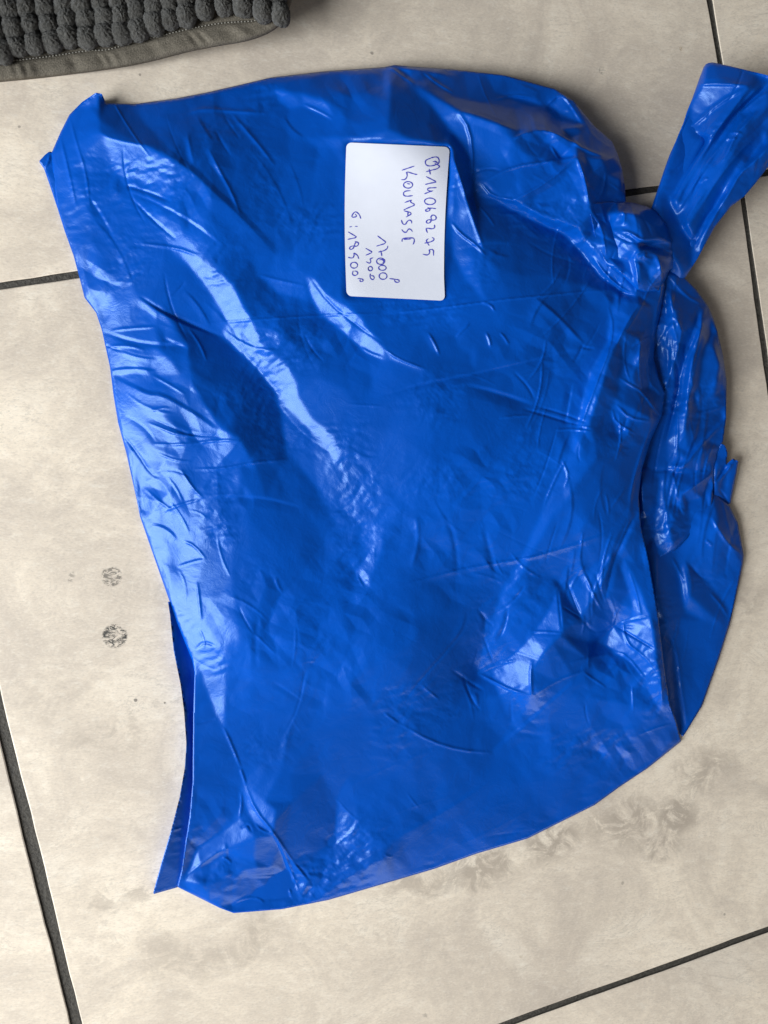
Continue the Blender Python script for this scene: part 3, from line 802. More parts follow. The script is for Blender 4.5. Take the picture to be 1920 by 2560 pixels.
body.pin('K', [(560, 322, 36), (600, 430, 37), (640, 600, 37), (645, 660, 36)], [(560, 322, 36), (400, 430, 34), (210, 577, 31)],
         [(20, 470, 28), (75, 525, 28), (135, 563, 28), (210, 577, 31)],
         [(-60, 560, 26), (20, 600, 26), (130, 605, 25), (300, 690, 24), (500, 785, 23), (600, 900, 23), (700, 1020, 24), (820, 1110, 26), (895, 1125, 27)],
         [(210, 577, 31), (380, 680, 30), (560, 740, 31), (640, 840, 31), (730, 950, 31), (840, 1040, 31), (905, 1095, 31)],
         [(0, 950, 34), (200, 1000, 35), (450, 1020, 33), (700, 1100, 31)], [(250, 190, 31), (330, 175, 32), (460, 200, 32), (560, 262, 32), (700, 322, 29), (780, 328, 23)],
         [(330, 178, 32), (400, 260, 29), (462, 338, 28), (560, 322, 36)], [(100, 390, 29), (250, 385, 31), (400, 350, 32)], [(700, 330, 33), (740, 450, 27), (680, 570, 30)],
         [(790, 1112, 30), (735, 1250, 30), (740, 1390, 31), (640, 1560, 32), (600, 1700, 32), (540, 1950, 32)],
         [(920, 1180, 33), (830, 1330, 36), (750, 1450, 36.5), (720, 1600, 36.5), (665, 1720, 36.5), (610, 1900, 36), (500, 2100, 35)],
         [(1000, 1200, 26), (930, 1400, 27), (880, 1520, 30), (800, 1605, 33), (920, 1700, 29), (1040, 1830, 24)], [(880, 1405, 32), (930, 1390, 33), (900, 1540, 33)],
         [(780, 1720, 34), (880, 1860, 31), (980, 1850, 28)])
body.pin(2, [(286, 650, 34), (330, 760, 36), (372, 905, 36), (432, 1085, 33)], [(385, 700, 25), (388, 840, 24), (400, 940, 26)], [(55, 330, 18), (200, 450, 22), (290, 570, 24), (385, 700, 25)],
         [(42, 284, 9), (130, 360, 20), (320, 480, 29), (560, 600, 33)], [(170, 310, 14), (300, 420, 20), (560, 470, 18), (690, 470, 16)])
# --- highlights, upper left
P(1, 0.62, [(222, 670), (250, 720), (330, 780), (385, 900), (410, 1106), (330, 1106), (255, 900), (225, 760)], 5)
P(1, 0.72, [(440, 590), (640, 630), (745, 700), (745, 800), (700, 850), (600, 785), (520, 790), (480, 700)], 5)
P(1, 1.0, [(455, 850), (500, 830), (525, 860), (450, 890)], 3)
P(1, 0.6, [(790, 590), (810, 600), (835, 710), (815, 700)], 4)
P(1, 0.85, [(1180, 382), (1240, 395), (1290, 430), (1250, 470), (1215, 440)], 4)
P(1, 0.7, [(1290, 400), (1420, 440), (1440, 510), (1400, 500), (1310, 460)], 5)
P(1, 0.5, [(1380, 590), (1560, 590), (1480, 640), (1370, 640)], 6)
P(1, 0.7, [(1420, 470), (1470, 470), (1440, 560)], 4)
P(1, 0.5, [(560, 880), (700, 890), (860, 960), (1000, 1106), (700, 1106), (600, 1000)], 10, 4)
# --- upper right bulge
P(2, 0.85, [(60, 290), (160, 300), (300, 330), (200, 330), (130, 357)], 4)
P(2, 0.8, [(480, 400), (600, 400), (700, 440), (690, 462), (560, 420)], 5)
P(2, 0.55, [(325, 480), (560, 560), (540, 650), (430, 610), (370, 560)], 5)
P(2, 0.85, [(640, 570), (700, 565), (780, 600), (825, 622), (760, 680), (720, 630)], 4)
P(2, 0.7, [(700, 440), (750, 400), (820, 440), (870, 540), (760, 500)], 6)
P(2, 0.8, [(770, 560), (890, 545), (850, 570), (800, 592)], 3)
P(2, 0.75, [(560, 862), (640, 800), (830, 685), (720, 790), (600, 862)], 3)
P(2, 0.9, [(420, 790), (450, 790), (500, 850), (560, 866), (480, 862)], 3)
P(2, 0.7, [(870, 680), (1000, 690), (900, 735)], 4)
P(2, 0.7, [(960, 750), (1022, 780), (1012, 830), (960, 850)], 4)
P(2, 0.65, [(290, 650), (330, 760), (372, 900), (432, 1080), (440, 1106), (300, 1106), (290, 1000), (330, 960), (300, 800)], 4)
P(2, 0.95, [(372, 905), (438, 1090), (400, 1070), (350, 1020), (390, 1010)], 3)
P(2, 0.45, [(860, 700), (880, 870), (840, 980), (700, 930), (600, 880), (740, 800)], 5)
P(4, 1.0, [(300, 0), (425, 0), (355, 103)], 3)
P(4, 1.0, [(880, 0), (930, 0), (1000, 70), (1088, 163), (1020, 140), (940, 80)], 3)
P(4, 0.85, [(1090, 20), (1105, 60), (1098, 150), (1086, 150)], 2)
P(4, 0.9, [(970, 220), (1050, 190), (1105, 210), (1060, 270), (1020, 340), (975, 400), (990, 300)], 4)
P(4, 0.75, [(1000, 380), (960, 470), (940, 560), (890, 720), (850, 750), (870, 650), (910, 540), (960, 420)], 5)
P(4, 0.75, [(1070, 392), (1112, 365), (1100, 460), (1060, 550), (1010, 600), (1020, 520)], 4)
P(4, 1.0, [(1020, 530), (1060, 520), (1112, 582), (1070, 560)], 2)
P(4, 0.9, [(1130, 572), (1160, 560), (1213, 585), (1180, 592)], 2)
P(4, 0.5, [(980, 650), (1040, 640), (1150, 700), (1080, 750), (1000, 730)], 5)
# --- centre
P(4, 0.6, [(310, 350), (360, 300), (345, 340), (320, 385)], 3)
P(4, 0.85, [(440, 330), (465, 380), (450, 395)], 3)
P(4, 0.55, [(160, 320), (210, 370), (240, 420), (200, 400)], 3)
P(4, 0.55, [(370, 430), (400, 400), (390, 490)], 3)
P(4, 1.0, [(0, 390), (40, 430), (180, 490), (150, 497), (30, 445)], 3)
P(4, 0.42, [(20, 600), (240, 540), (300, 700), (200, 900), (120, 1000), (0, 1106), (0, 900)], 20, 3)
P(4, 0.5, [(680, 1106), (720, 1000), (790, 860), (920, 870), (850, 960), (760, 1106)], 8)
P(6, 0.52, [(680, 0), (740, 0), (630, 200), (560, 360), (440, 640), (405, 690), (430, 560), (520, 320), (600, 180)], 9, 6)
P(3, 0.97, [(780, 0), (850, 0), (940, 60), (1010, 130), (1060, 230), (1110, 330), (1130, 380), (1240, 470), (1280, 550), (1290, 610), (1345, 700), (1440, 780), (1470, 830), (1400, 830), (1330, 740), (1240, 655), (1200, 560), (1090, 440), (1000, 340), (960, 240), (880, 120)], 3, 40)
P(1, 0.6, [(660, 880), (760, 960), (880, 1106), (760, 1106), (700, 1010)], 7)
P(3, 0.95, [(1320, 90), (1360, 100), (1400, 160), (1480, 210), (1560, 262), (1590, 320), (1659, 400), (1659, 452), (1560, 400), (1480, 330), (1380, 250), (1340, 170)], 3, 40)
P(3, 0.6, [(1110, 80), (1320, 130), (1340, 200), (1200, 160)], 6)
# --- left flank
P(3, 0.8, [(600, 272), (640, 232), (672, 250), (662, 292), (600, 302)], 4)
P(3, -0.3, [(445, 332), (560, 366), (690, 384), (800, 385), (700, 400), (560, 385)], 2)
P(3, 0.78, [(500, 402), (680, 397), (740, 450), (780, 510), (700, 520), (640, 480), (520, 520), (495, 470)], 4)
P(3, 0.8, [(585, 640), (620, 628), (650, 658), (700, 680), (745, 720), (757, 747), (700, 732), (640, 700), (600, 672)], 3)
P(3, 1.0, [(668, 812), (832, 808), (820, 820), (700, 830), (740, 860), (820, 882), (760, 885), (690, 860)], 2)
P(3, 1.0, [(670, 870), (730, 930), (785, 960), (868, 1048), (710, 1103), (700, 1050), (690, 960)], 3)
P(3, 0.62, [(525, 780), (600, 880), (640, 980), (690, 1106), (605, 1106), (560, 930)], 4)
P(3, 0.55, [(440, 325), (455, 330), (490, 480), (515, 640), (560, 800), (545, 840), (495, 600), (478, 480)], 3)
P(3, 0.3, [(840, 795), (960, 790), (1040, 800), (1090, 890), (1000, 915), (830, 920)], 3)
P(5, 1.0, [(790, 122), (860, 150), (888, 203), (840, 207), (768, 237)], 2)
P(5, 0.5, [(700, 0), (780, 0), (800, 60), (730, 90)], 4)
P(5, 0.9, [(790, 242), (872, 220), (852, 300), (862, 470), (820, 350), (795, 290)], 3)
P(5, 1.0, [(845, 500), (880, 490), (945, 572), (900, 590), (845, 592), (830, 540)], 2)
P(5, 0.9, [(847, 602), (970, 620), (982, 677), (920, 640)], 4)
P(5, 1.0, [(846, 606), (882, 660), (912, 740), (952, 800), (972, 790), (968, 932), (930, 862), (888, 750)], 2, 40)
P(5, 0.6, [(605, 0), (660, 0), (705, 100), (722, 345), (655, 150)], 4)
P(5, -0.06, [(725, 240), (780, 300), (830, 460), (840, 640), (770, 480), (722, 340)], 5)
P(5, 0.55, [(1600, 100), (1659, 40), (1650, 180), (1570, 322), (1555, 280)], 5)
P(5, 0.5, [(1150, 480), (1190, 500), (1190, 525)], 5)
# --- right side crumple
P(6, 0.75, [(760, 312), (860, 270), (980, 170), (992, 200), (960, 280), (870, 420), (850, 457), (800, 380)], 4)
P(6, 0.68, [(750, 340), (772, 520), (650, 522), (700, 440)], 5)
P(6, 1.0, [(640, 512), (772, 520), (768, 530), (650, 522)], 1.5)
P(6, 0.9, [(405, 695), (520, 650), (640, 540), (700, 535), (760, 535), (700, 600), (640, 680), (635, 793), (560, 770), (460, 730)], 4, 40)
P(6, 1.0, [(415, 697), (520, 655), (600, 640), (636, 700), (634, 788), (560, 768), (470, 732)], 3, 40)
P(6, 0.85, [(1030, 200), (1070, 260), (1110, 350), (1145, 450), (1080, 462), (1060, 340), (1020, 240)], 4)
P(6, 0.92, [(1020, 482), (1150, 450), (1175, 590), (1182, 700), (1130, 722), (1100, 660), (1000, 600), (920, 560), (970, 512)], 3, 40)
P(6, 0.8, [(1120, 702), (1190, 680), (1202, 830), (1180, 750), (1130, 742)], 3)
P(6, 0.7, [(1068, 750), (1080, 750), (1080, 860), (1070, 850)], 2)
P(6, 0.35, [(680, 980), (720, 1000), (720, 1106), (660, 1106)], 6)
# --- bottom corner
P(7, 0.72, [(800, 482), (850, 350), (950, 280), (1040, 220), (1102, 300), (950, 352), (860, 430)], 5)
P(7, 0.85, [(1040, 90), (1100, 110), (1190, 180), (1182, 290), (1100, 240), (1070, 190)], 4)
P(7, 0.9, [(1190, 287), (1240, 390), (1332, 490), (1302, 555), (1240, 460)], 3)
P(7, 1.0, [(1225, 470), (1262, 562), (1190, 530)], 2)
P(7, 0.6, [(850, 450), (970, 370), (1100, 400), (1170, 430), (1000, 440), (860, 470)], 4)
P(7, -0.35, [(1080, 472), (1225, 465), (1190, 530), (1090, 560), (900, 540), (860, 500)], 4)
P(7, 0.85, [(985, 620), (1000, 590), (1100, 550), (1130, 580), (1220, 562), (1340, 540), (1420, 565), (1220, 610), (1010, 627)], 3)
P(7, 0.65, [(1460, 130), (1540, 220), (1560, 250), (1440, 330), (1450, 260)], 6)
P(7, 0.5, [(1320, 540), (1440, 430), (1560, 370), (1659, 330), (1659, 390), (1500, 470), (1400, 550)], 6)
P(8, 0.5, [(720, 222), (850, 190), (740, 240)], 4)
C = body.crumple
C(2, 1.9, [(420, 330), (1050, 500), (1270, 1106), (850, 1106), (380, 860), (400, 480)])
C(4, 1.7, [(880, 0), (1210, 0), (1210, 900), (880, 900), (820, 700), (960, 400)])
C(6, 1.5, [(640, 300), (1180, 150), (1230, 860), (900, 900), (400, 760)])
C(3, 1.1, [(450, 220), (800, 300), (900, 1000), (700, 1106), (600, 1106)])
C(7, 1.4, [(800, 200), (1600, 100), (1659, 400), (1000, 627)])
C(8, 0.45, [(0, 0), (1140, 0), (400, 370), (0, 400)])
C(5, 0.6, [(980, 500), (1659, 500), (1659, 1106), (1100, 1106)])
# --- creases and folds
FOLDS = [
    (1, .8, 9, [(780, 505), (850, 475), (900, 470), (1000, 480), (1100, 485), (1160, 490)], 't'),
    (1, 1.0, 14, [(660, 630), (740, 680), (840, 750), (900, 810), (1000, 900), (1100, 1000), (1190, 1100)], 's'),
    (1, .9, 9, [(900, 640), (950, 740), (1000, 830), (1040, 930)], 't'),
    (1, .8, 10, [(1000, 490), (1070, 570), (1130, 640), (1190, 720)], 't'),
    (1, -.7, 7, [(540, 800), (640, 830), (740, 872)], 't'), (1, -.8, 7, [(560, 830), (700, 890), (840, 970), (950, 1060)], 's'),
    (1, -.7, 7, [(570, 860), (660, 950), (760, 1035)], 't'), (1, .7, 7, [(600, 1050), (760, 1070), (860, 1106)], 't'),
    (1, .5, 9, [(810, 570), (820, 640), (835, 700)], 't'), (1, .6, 6, [(1310, 450), (1380, 480), (1440, 515)], 't'),
    (1, -.5, 8, [(930, 560), (960, 620), (1000, 680)], 't'), (1, .5, 6, [(300, 500), (330, 620), (370, 740), (390, 900)], 't'),
    (1, .6, 7, [(260, 590), (300, 760), (330, 900)], 't'), (1, .6, 8, [(430, 570), (480, 600), (640, 630)], 't'),
    (3, .45, 4, [(860, 295), (1100, 275), (1330, 260), (1500, 252), (1659, 250)], 't'),
    (4, .45, 4, [(0, 250), (150, 235), (320, 215), (500, 190), (660, 175), (850, 155), (990, 145)], 't'),
    (4, -.5, 6, [(0, 605), (160, 555), (330, 525), (600, 465), (840, 405)], 's'),
    (3, -.9, 9, [(440, 328), (560, 370), (690, 390), (810, 386)], 's'),
    (3, .6, 6, [(480, 322), (570, 312), (672, 306)], 't'),
    (3, 1.0, 9, [(485, 522), (560, 560), (640, 600), (700, 602), (800, 660), (880, 710), (955, 772)], 's'),
    (3, .7, 6, [(640, 720), (700, 745), (760, 770), (885, 785)], 't'), (3, -.6, 6, [(650, 700), (740, 740), (830, 775), (960, 778)], 't'),
    (3, .8, 6, [(600, 180), (700, 250), (800, 300), (900, 335)], 's'), (3, -1.0, 9, [(600, 172), (680, 225), (800, 285), (960, 350)], 't'),
    (3, .6, 5, [(665, 812), (740, 816), (835, 810)], 't'), (3, .6, 5, [(680, 852), (760, 884), (825, 888)], 't'),
    (3, .7, 6, [(820, 812), (950, 795), (1040, 800)], 't'), (3, .7, 6, [(830, 922), (960, 920), (1090, 892), (1240, 880)], 't'),
    (3, -.8, 8, [(525, 765), (600, 860), (650, 940), (690, 960)], 't'), (3, .7, 6, [(780, 920), (830, 1000), (880, 1050)], 't'),
    (3, .6, 6, [(700, 1106), (760, 1080), (868, 1050)], 't'), (3, .5, 5, [(720, 950), (760, 1000), (790, 1060)], 't'),
    (3, -.6, 7, [(860, 1050), (1000, 1040), (1150, 1050), (1300, 1090)], 's'), (3, .3, 4, [(1500, 640), (1580, 645), (1659, 650)], 't'),
    (3, -.4, 5, [(740, 170), (770, 150), (800, 110)], 't'),
    (3, 0.5, 7, [(1110, 80), (1200, 105), (1320, 130)], 't'), (3, -.6, 7, [(1340, 90), (1420, 200), (1540, 300), (1659, 380)], 't'),
    (3, .5, 5, [(1560, 395), (1600, 420), (1659, 440)], 't'),
    (5, .8, 6, [(965, 930), (1000, 1005), (1040, 1106)], 't'), (7, .8, 6, [(1038, 0), (1055, 50), (1062, 75)], 't'),
    (5, .7, 5, [(790, 124), (840, 145), (888, 203)], 't'), (5, .6, 5, [(768, 237), (830, 215), (888, 203)], 't'),
    (5, .7, 6, [(850, 300), (862, 400), (868, 470)], 't'), (5, -.6, 5, [(845, 595), (880, 560), (935, 580)], 't'), (5, .5, 4, [(860, 500), (885, 560), (880, 590)], 't'),
    (5, .3, 8, [(1350, 640), (1310, 780), (1240, 960), (1220, 1106)], 'g'), (5, -.4, 7, [(1320, 680), (1290, 840), (1230, 960)], 't'),
    (5, .4, 5, [(1540, 260), (1555, 300), (1575, 330)], 't'), (5, -.4, 5, [(850, 915), (890, 905), (930, 895)], 't'),
    (5, .3, 4, [(1450, 410), (1560, 370), (1659, 335)], 't'), (5, .4, 4, [(1190, 280), (1200, 320), (1220, 350)], 'g'),
    (5, -.5, 8, [(1120, 420), (1100, 560), (1110, 680)], 'g'),
    (6, .55, 4.5, [(50, 325), (170, 290), (300, 255), (450, 225), (600, 203), (690, 180), (860, 130), (1050, 60)], 's'),
    (6, .6, 5, [(600, 203), (650, 195), (730, 170)], 't'),
    (6, -2.0, 15, [(1095, 0), (1040, 90), (1000, 190), (975, 280), (958, 370)], 't'), (6, 1.0, 6, [(1065, 30), (1030, 110), (995, 190)], 't'),
    (6, -.8, 6, [(790, 300), (820, 380), (852, 457)], 't'), (6, .7, 6, [(870, 270), (900, 350), (945, 430)], 't'), (6, -.6, 5, [(750, 340), (760, 430), (768, 515)], 't'),
    (6, -.7, 5, [(770, 408), (810, 435), (855, 462)], 't'), (6, .7, 4, [(625, 516), (700, 518), (772, 524)], 't'),
    (6, .9, 7, [(405, 695), (470, 730), (550, 770), (640, 797)], 't'), (6, .9, 7, [(640, 640), (632, 700), (637, 797)], 't'), (6, .7, 6, [(405, 695), (500, 655), (570, 640)], 't'),
    (6, .5, 6, [(640, 797), (740, 730), (880, 680)], 't'),
    (6, -.8, 5, [(1000, 490), (1080, 540), (1172, 595)], 't'), (6, .6, 5, [(1000, 490), (1070, 465), (1150, 450)], 't'), (6, .6, 5, [(1060, 260), (1090, 350), (1110, 450)], 't'),
    (6, -.6, 6, [(855, 460), (900, 520), (960, 510), (1000, 490)], 't'), (6, .5, 6, [(880, 560), (885, 620), (882, 680)], 't'),
    (6, .5, 5, [(1040, 560), (1120, 620), (1180, 690)], 't'), (6, .6, 5, [(990, 600), (1050, 620), (1130, 720)], 't'), (6, .5, 4, [(1020, 410), (1000, 440), (990, 490)], 't'),
    (6, .6, 5, [(1195, 690), (1198, 760), (1202, 830)], 't'), (6, .5, 4, [(1073, 750), (1075, 800), (1076, 860)], 't'),
    (6, .5, 6, [(60, 910), (200, 990), (330, 1030), (470, 1040)], 't'), (6, .6, 9, [(470, 1038), (640, 900), (760, 790), (870, 700)], 's'),
    (6, -.4, 7, [(90, 810), (180, 700), (280, 590), (360, 490)], 't'), (6, .5, 6, [(0, 870), (30, 890), (60, 912)], 't'),
    (6, -.6, 8, [(290, 680), (360, 730), (430, 772)], 't'), (6, .4, 5, [(160, 745), (200, 780), (240, 812)], 't'),
    (6, .5, 5, [(1100, 962), (1170, 935), (1240, 915)], 't'), (6, -.5, 6, [(420, 430), (440, 470), (430, 520)], 'g'),
    (6, -.45, 7, [(260, 0), (310, 130), (320, 290)], 'g'), (6, -.45, 7, [(430, 60), (460, 180), (485, 300)], 'g'), (6, .4, 6, [(140, 20), (150, 130), (120, 240)], 'g'),
    (6, .5, 5, [(860, 690), (900, 720), (960, 760)], 't'),
    (7, .9, 7, [(1062, 75), (1100, 180), (1190, 288), (1240, 400), (1300, 555)], 't'), (7, .7, 6, [(1190, 288), (1260, 400), (1332, 488)], 't'),
    (7, .5, 5, [(1225, 470), (1245, 510), (1262, 562)], 't'), (7, .6, 5, [(960, 385), (985, 395), (1000, 415)], 't'), (7, .6, 6, [(785, 480), (860, 420), (960, 350), (1060, 340)], 't'),
    (7, .5, 6, [(1040, 100), (1045, 150), (1035, 220)], 't'), (7, -.6, 7, [(1040, 260), (1070, 240), (1090, 280)], 't'), (7, .5, 5, [(1100, 240), (1130, 270), (1190, 288)], 't'),
    (7, .6, 6, [(1000, 590), (1060, 560), (1120, 560), (1140, 585)], 't'), (7, .5, 5, [(1080, 470), (1150, 468), (1225, 465)], 't'),
    (7, .5, 8, [(1332, 540), (1440, 470), (1560, 400), (1659, 350)], 's'), (8, .5, 9, [(0, 335), (150, 250), (300, 165), (460, 60)], 's'),
    (7, .4, 5, [(1440, 340), (1490, 300), (1550, 250)], 't'), (7, .4, 5, [(1450, 130), (1500, 190), (1545, 225)], 't'),
    (8, .3, 4, [(100, 110), (130, 150), (155, 178)], 't'), (8, .4, 4, [(0, 370), (20, 385), (40, 380)], 't'),
    (2, .9, 8, [(20, 285), (70, 320), (130, 362)], 't'), (2, 1.0, 9, [(320, 480), (430, 500), (560, 560)], 's'), (2, .8, 8, [(320, 480), (370, 560), (385, 700), (375, 830)], 't'),
    (2, .9, 7, [(450, 775), (560, 720), (700, 700), (840, 680)], 't'), (2, 1.0, 7, [(560, 866), (700, 790), (835, 680)], 't'), (2, 1.0, 7, [(835, 680), (870, 780), (885, 880)], 't'),
    (2, .8, 7, [(640, 570), (700, 562), (800, 600), (870, 650), (1000, 690)], 't'), (2, .7, 6, [(560, 600), (600, 580), (640, 570)], 't'),
    (2, .6, 6, [(170, 310), (230, 360), (300, 400)], 't'), (2, .6, 6, [(480, 430), (560, 410), (640, 420)], 't'), (2, .6, 6, [(690, 470), (760, 400), (800, 440), (860, 540)], 't'),
    (2, .7, 6, [(420, 790), (470, 850), (560, 866)], 't'), (2, -.9, 9, [(400, 850), (540, 870), (620, 920), (760, 990), (850, 1020)], 's'),
    (2, .8, 8, [(285, 640), (325, 760), (370, 900), (432, 1085)], 't'), (2, .7, 6, [(290, 960), (330, 1010), (400, 1060), (440, 1106)], 't'),
    (2, .6, 6, [(720, 630), (750, 680), (760, 690)], 't'), (2, .6, 6, [(890, 900), (940, 980), (960, 1106)], 't'), (2, .7, 6, [(960, 740), (950, 820), (920, 870)], 't'),
    (2, .6, 6, [(1010, 665), (960, 700), (900, 740), (880, 790)], 't'),
    (4, 1.0, 7, [(900, 0), (960, 85), (1040, 152), (1092, 166)], 't'), (4, .8, 6, [(1092, 40), (1094, 100), (1090, 160)], 't'), (4, .7, 6, [(1070, 2), (1120, 12), (1190, 10)], 't'),
    (4, .9, 8, [(1190, 30), (1200, 140), (1170, 290), (1140, 420), (1140, 540), (1200, 600)], 't'),
    (4, .7, 6, [(970, 220), (990, 300), (975, 400), (920, 540), (870, 680), (840, 760)], 't'), (4, .6, 6, [(1105, 210), (1060, 270), (1020, 345), (1000, 400)], 't'),
    (4, .8, 6, [(1015, 525), (1070, 560), (1115, 585), (1200, 700)], 't'), (4, .7, 6, [(1070, 392), (1110, 365), (1150, 350)], 't'), (4, .6, 5, [(1110, 366), (1100, 460), (1112, 580)], 't'),
    (4, -.6, 6, [(600, 660), (740, 700), (890, 750)], 't'), (4, .5, 4, [(740, 752), (810, 748), (890, 757)], 't'), (4, -.5, 5, [(660, 650), (770, 680), (880, 722)], 't'),
    (4, .5, 4, [(790, 720), (840, 735), (900, 742)], 't'), (4, -.7, 9, [(350, 560), (480, 590), (640, 645)], 's'), (4, .6, 7, [(650, 180), (750, 260), (860, 380)], 's'),
    (4, -.5, 6, [(850, 390), (880, 400), (910, 400)], 't'), (4, .6, 6, [(1000, 640), (1060, 700), (1150, 715)], 't'), (4, .6, 6, [(985, 660), (1000, 720), (1090, 770)], 't'),
    (4, .7, 8, [(1160, 720), (1110, 860), (1070, 1000), (1060, 1106)], 't'), (4, .5, 5, [(310, 350), (340, 320), (370, 290)], 't'), (4, .5, 5, [(440, 330), (455, 360), (462, 395)], 't'),
    (4, .45, 5, [(420, 200), (460, 210), (480, 240)], 't'), (4, .45, 5, [(500, 330), (520, 350), (540, 385)], 't'), (4, .5, 5, [(190, 330), (220, 380), (240, 430)], 't'),
    (4, .35, 4, [(500, 700), (580, 690), (640, 690)], 't'), (4, .5, 5, [(0, 400), (60, 445), (180, 490)], 't'), (4, .4, 5, [(770, 880), (800, 950), (780, 1000)], 't'),
    (4, .4, 6, [(790, 870), (740, 960), (690, 1080)], 't'), (4, -.4, 6, [(560, 500), (620, 560), (650, 620)], 't'),
    ]
def random_folds(f, zones, seed):
    r_ = random.Random(seed); res = []
    for (x0, y0, x1, y1, n_, ang, spread, L0, L1, amp) in zones:
        for _ in range(n_):
            x, y = r_.uniform(x0, x1), r_.uniform(y0, y1); L_ = r_.uniform(L0, L1); a_ = math.radians(r_.gauss(ang, spread))
            if not bool(inside(np.array([x]), np.array([y]), f.out)[0]): continue
            if 850 < x < 1140 and 340 < y < 770: continue
            pts = []; cv = r_.uniform(-.5, .5)
            for k_ in range(4):
                t = (k_ / 3 - .5); aa = a_ + cv * t
                pts.append((x + L_ * t * math.cos(aa), y + L_ * t * math.sin(aa)))
            res.append((0, amp * r_.uniform(.4, 1.2) * r_.choice([1, 1, -1]), r_.uniform(3.5, 7), pts, r_.choice('tts')))
    return res
RF = random_folds(body, [(250, 280, 850, 900, 14, 50, 14, 60, 240, .45), (250, 700, 560, 1500, 24, 25, 20, 40, 150, .5), (1140, 200, 1600, 700, 24, 30, 35, 50, 170, .5),
                         (1350, 650, 1660, 1500, 40, 105, 18, 50, 200, .6), (600, 800, 1400, 1500, 12, 15, 40, 80, 260, .2), (420, 1500, 900, 2250, 16, 60, 35, 40, 160, .35),
                         (800, 1500, 1500, 2150, 14, -28, 12, 80, 300, .2), (1150, 1350, 1640, 1800, 30, 75, 40, 40, 120, .6)], 7)
for (r, a_, w_, pts, kd) in FOLDS: body.lines.append((reg(r, pts), False))
body.solve()
for f_ in FOLDS: body.stroke(f_[0], f_[1] * (1.5 if f_[0] in (2, 4) else 1.15 if f_[0] == 6 else 0.9), f_[2], f_[3], f_[4])
for f_ in RF: body.stroke(*f_)
# --- sticker bed: the film lies flat under the paper
LC = [(866, 356.5), (1124.5, 367.5), (1110, 752), (866.5, 740)]
sm = blur(body.h, 22)
bed = np.clip(blur(inside(body.U, body.V, LC).astype(float), 3) * 1.9, 0, 1)
body.h = body.h * (1 - bed) + (sm - 0.0005) * bed
body_o = child(body.build('body', M_FILM, bag), bag)

# ------------------------------------------------------------------ sticker and its handwriting
def label_uv(s_, t):
    """s across, t down, both 0..1, sides slightly bowed as in the photograph"""
    s_ = np.asarray(s_, float); t = np.asarray(t, float)
    lx = 866 - 4.5 * np.sin(math.pi * np.clip(t, 0, 1)) + 0.5 * t
    rx = 1124.5 - 14.5 * t - 5.0 * np.sin(math.pi * t) + 2.5 * np.clip((t - 0.85) / 0.15, 0, 1)
    ty = 356 + 11.5 * s_; by = 740 + 12 * s_
    return lx + (rx - lx) * s_, ty + (by - ty) * t
def label_z(u, v):
    t_ = np.clip((np.asarray(v, float) - 356) / 392, 0, 1)
    return body.sample(u, v, sm) + 0.0004 + 0.0005 * (1 - np.sin(math.pi * t_)) + 0.00025 * np.sin(t_ * 7 + np.asarray(u, float) / 60)
Lw, Lh = 250.0, 384.0
rad = 13.0
nS, nT = 60, 90
vs = []; uvs = []
for iy in range(nT):
    for ix in range(nS):
        x = ix / (nS - 1) * Lw; y = iy / (nT - 1) * Lh
        # pull the four corners onto their arcs
        cx_ = min(max(x, rad), Lw - rad); cy_ = min(max(y, rad), Lh - rad)
        dx_, dy_ = x - cx_, y - cy_
        if dx_ and dy_:
            m_ = max(abs(dx_), abs(dy_)); l_ = math.hypot(dx_, dy_)
            x = cx_ + dx_ / l_ * m_; y = cy_ + dy_ / l_ * m_
        uvs.append((x / Lw, y / Lh))
uvs = np.array(uvs); lu, lv = label_uv(uvs[:, 0], uvs[:, 1])
top = W(lu, lv, label_z(lu, lv)); bot = top - np.array([0, 0, 0.00012])
idx = np.arange(nS * nT).reshape(nT, nS)
Ft = np.stack([idx[:-1, :-1], idx[1:, :-1], idx[1:, 1:], idx[:-1, 1:]], -1).reshape(-1, 4)
bl = np.concatenate([idx[0, ::-1], idx[1:, 0], idx[-1, 1:], idx[-2:0:-1, -1]])
nb_ = nS * nT
side = [(int(p), int(q), int(q) + nb_, int(p) + nb_) for p, q in zip(bl, np.roll(bl, -1))]
allf = Ft
sticker = child(link('sticker', top, allf, M_PAPER, smooth=True), bag)
sticker['label'] = 'white sticker with rounded corners'
def ell(cx_, cy_, rx, ry, a0=0.3, n=16, turn=1.06):
    return [(cx_ + rx * math.cos(a0 + 2 * math.pi * turn * i / n), cy_ + ry * math.sin(a0 + 2 * math.pi * turn * i / n)) for i in range(n + 1)]
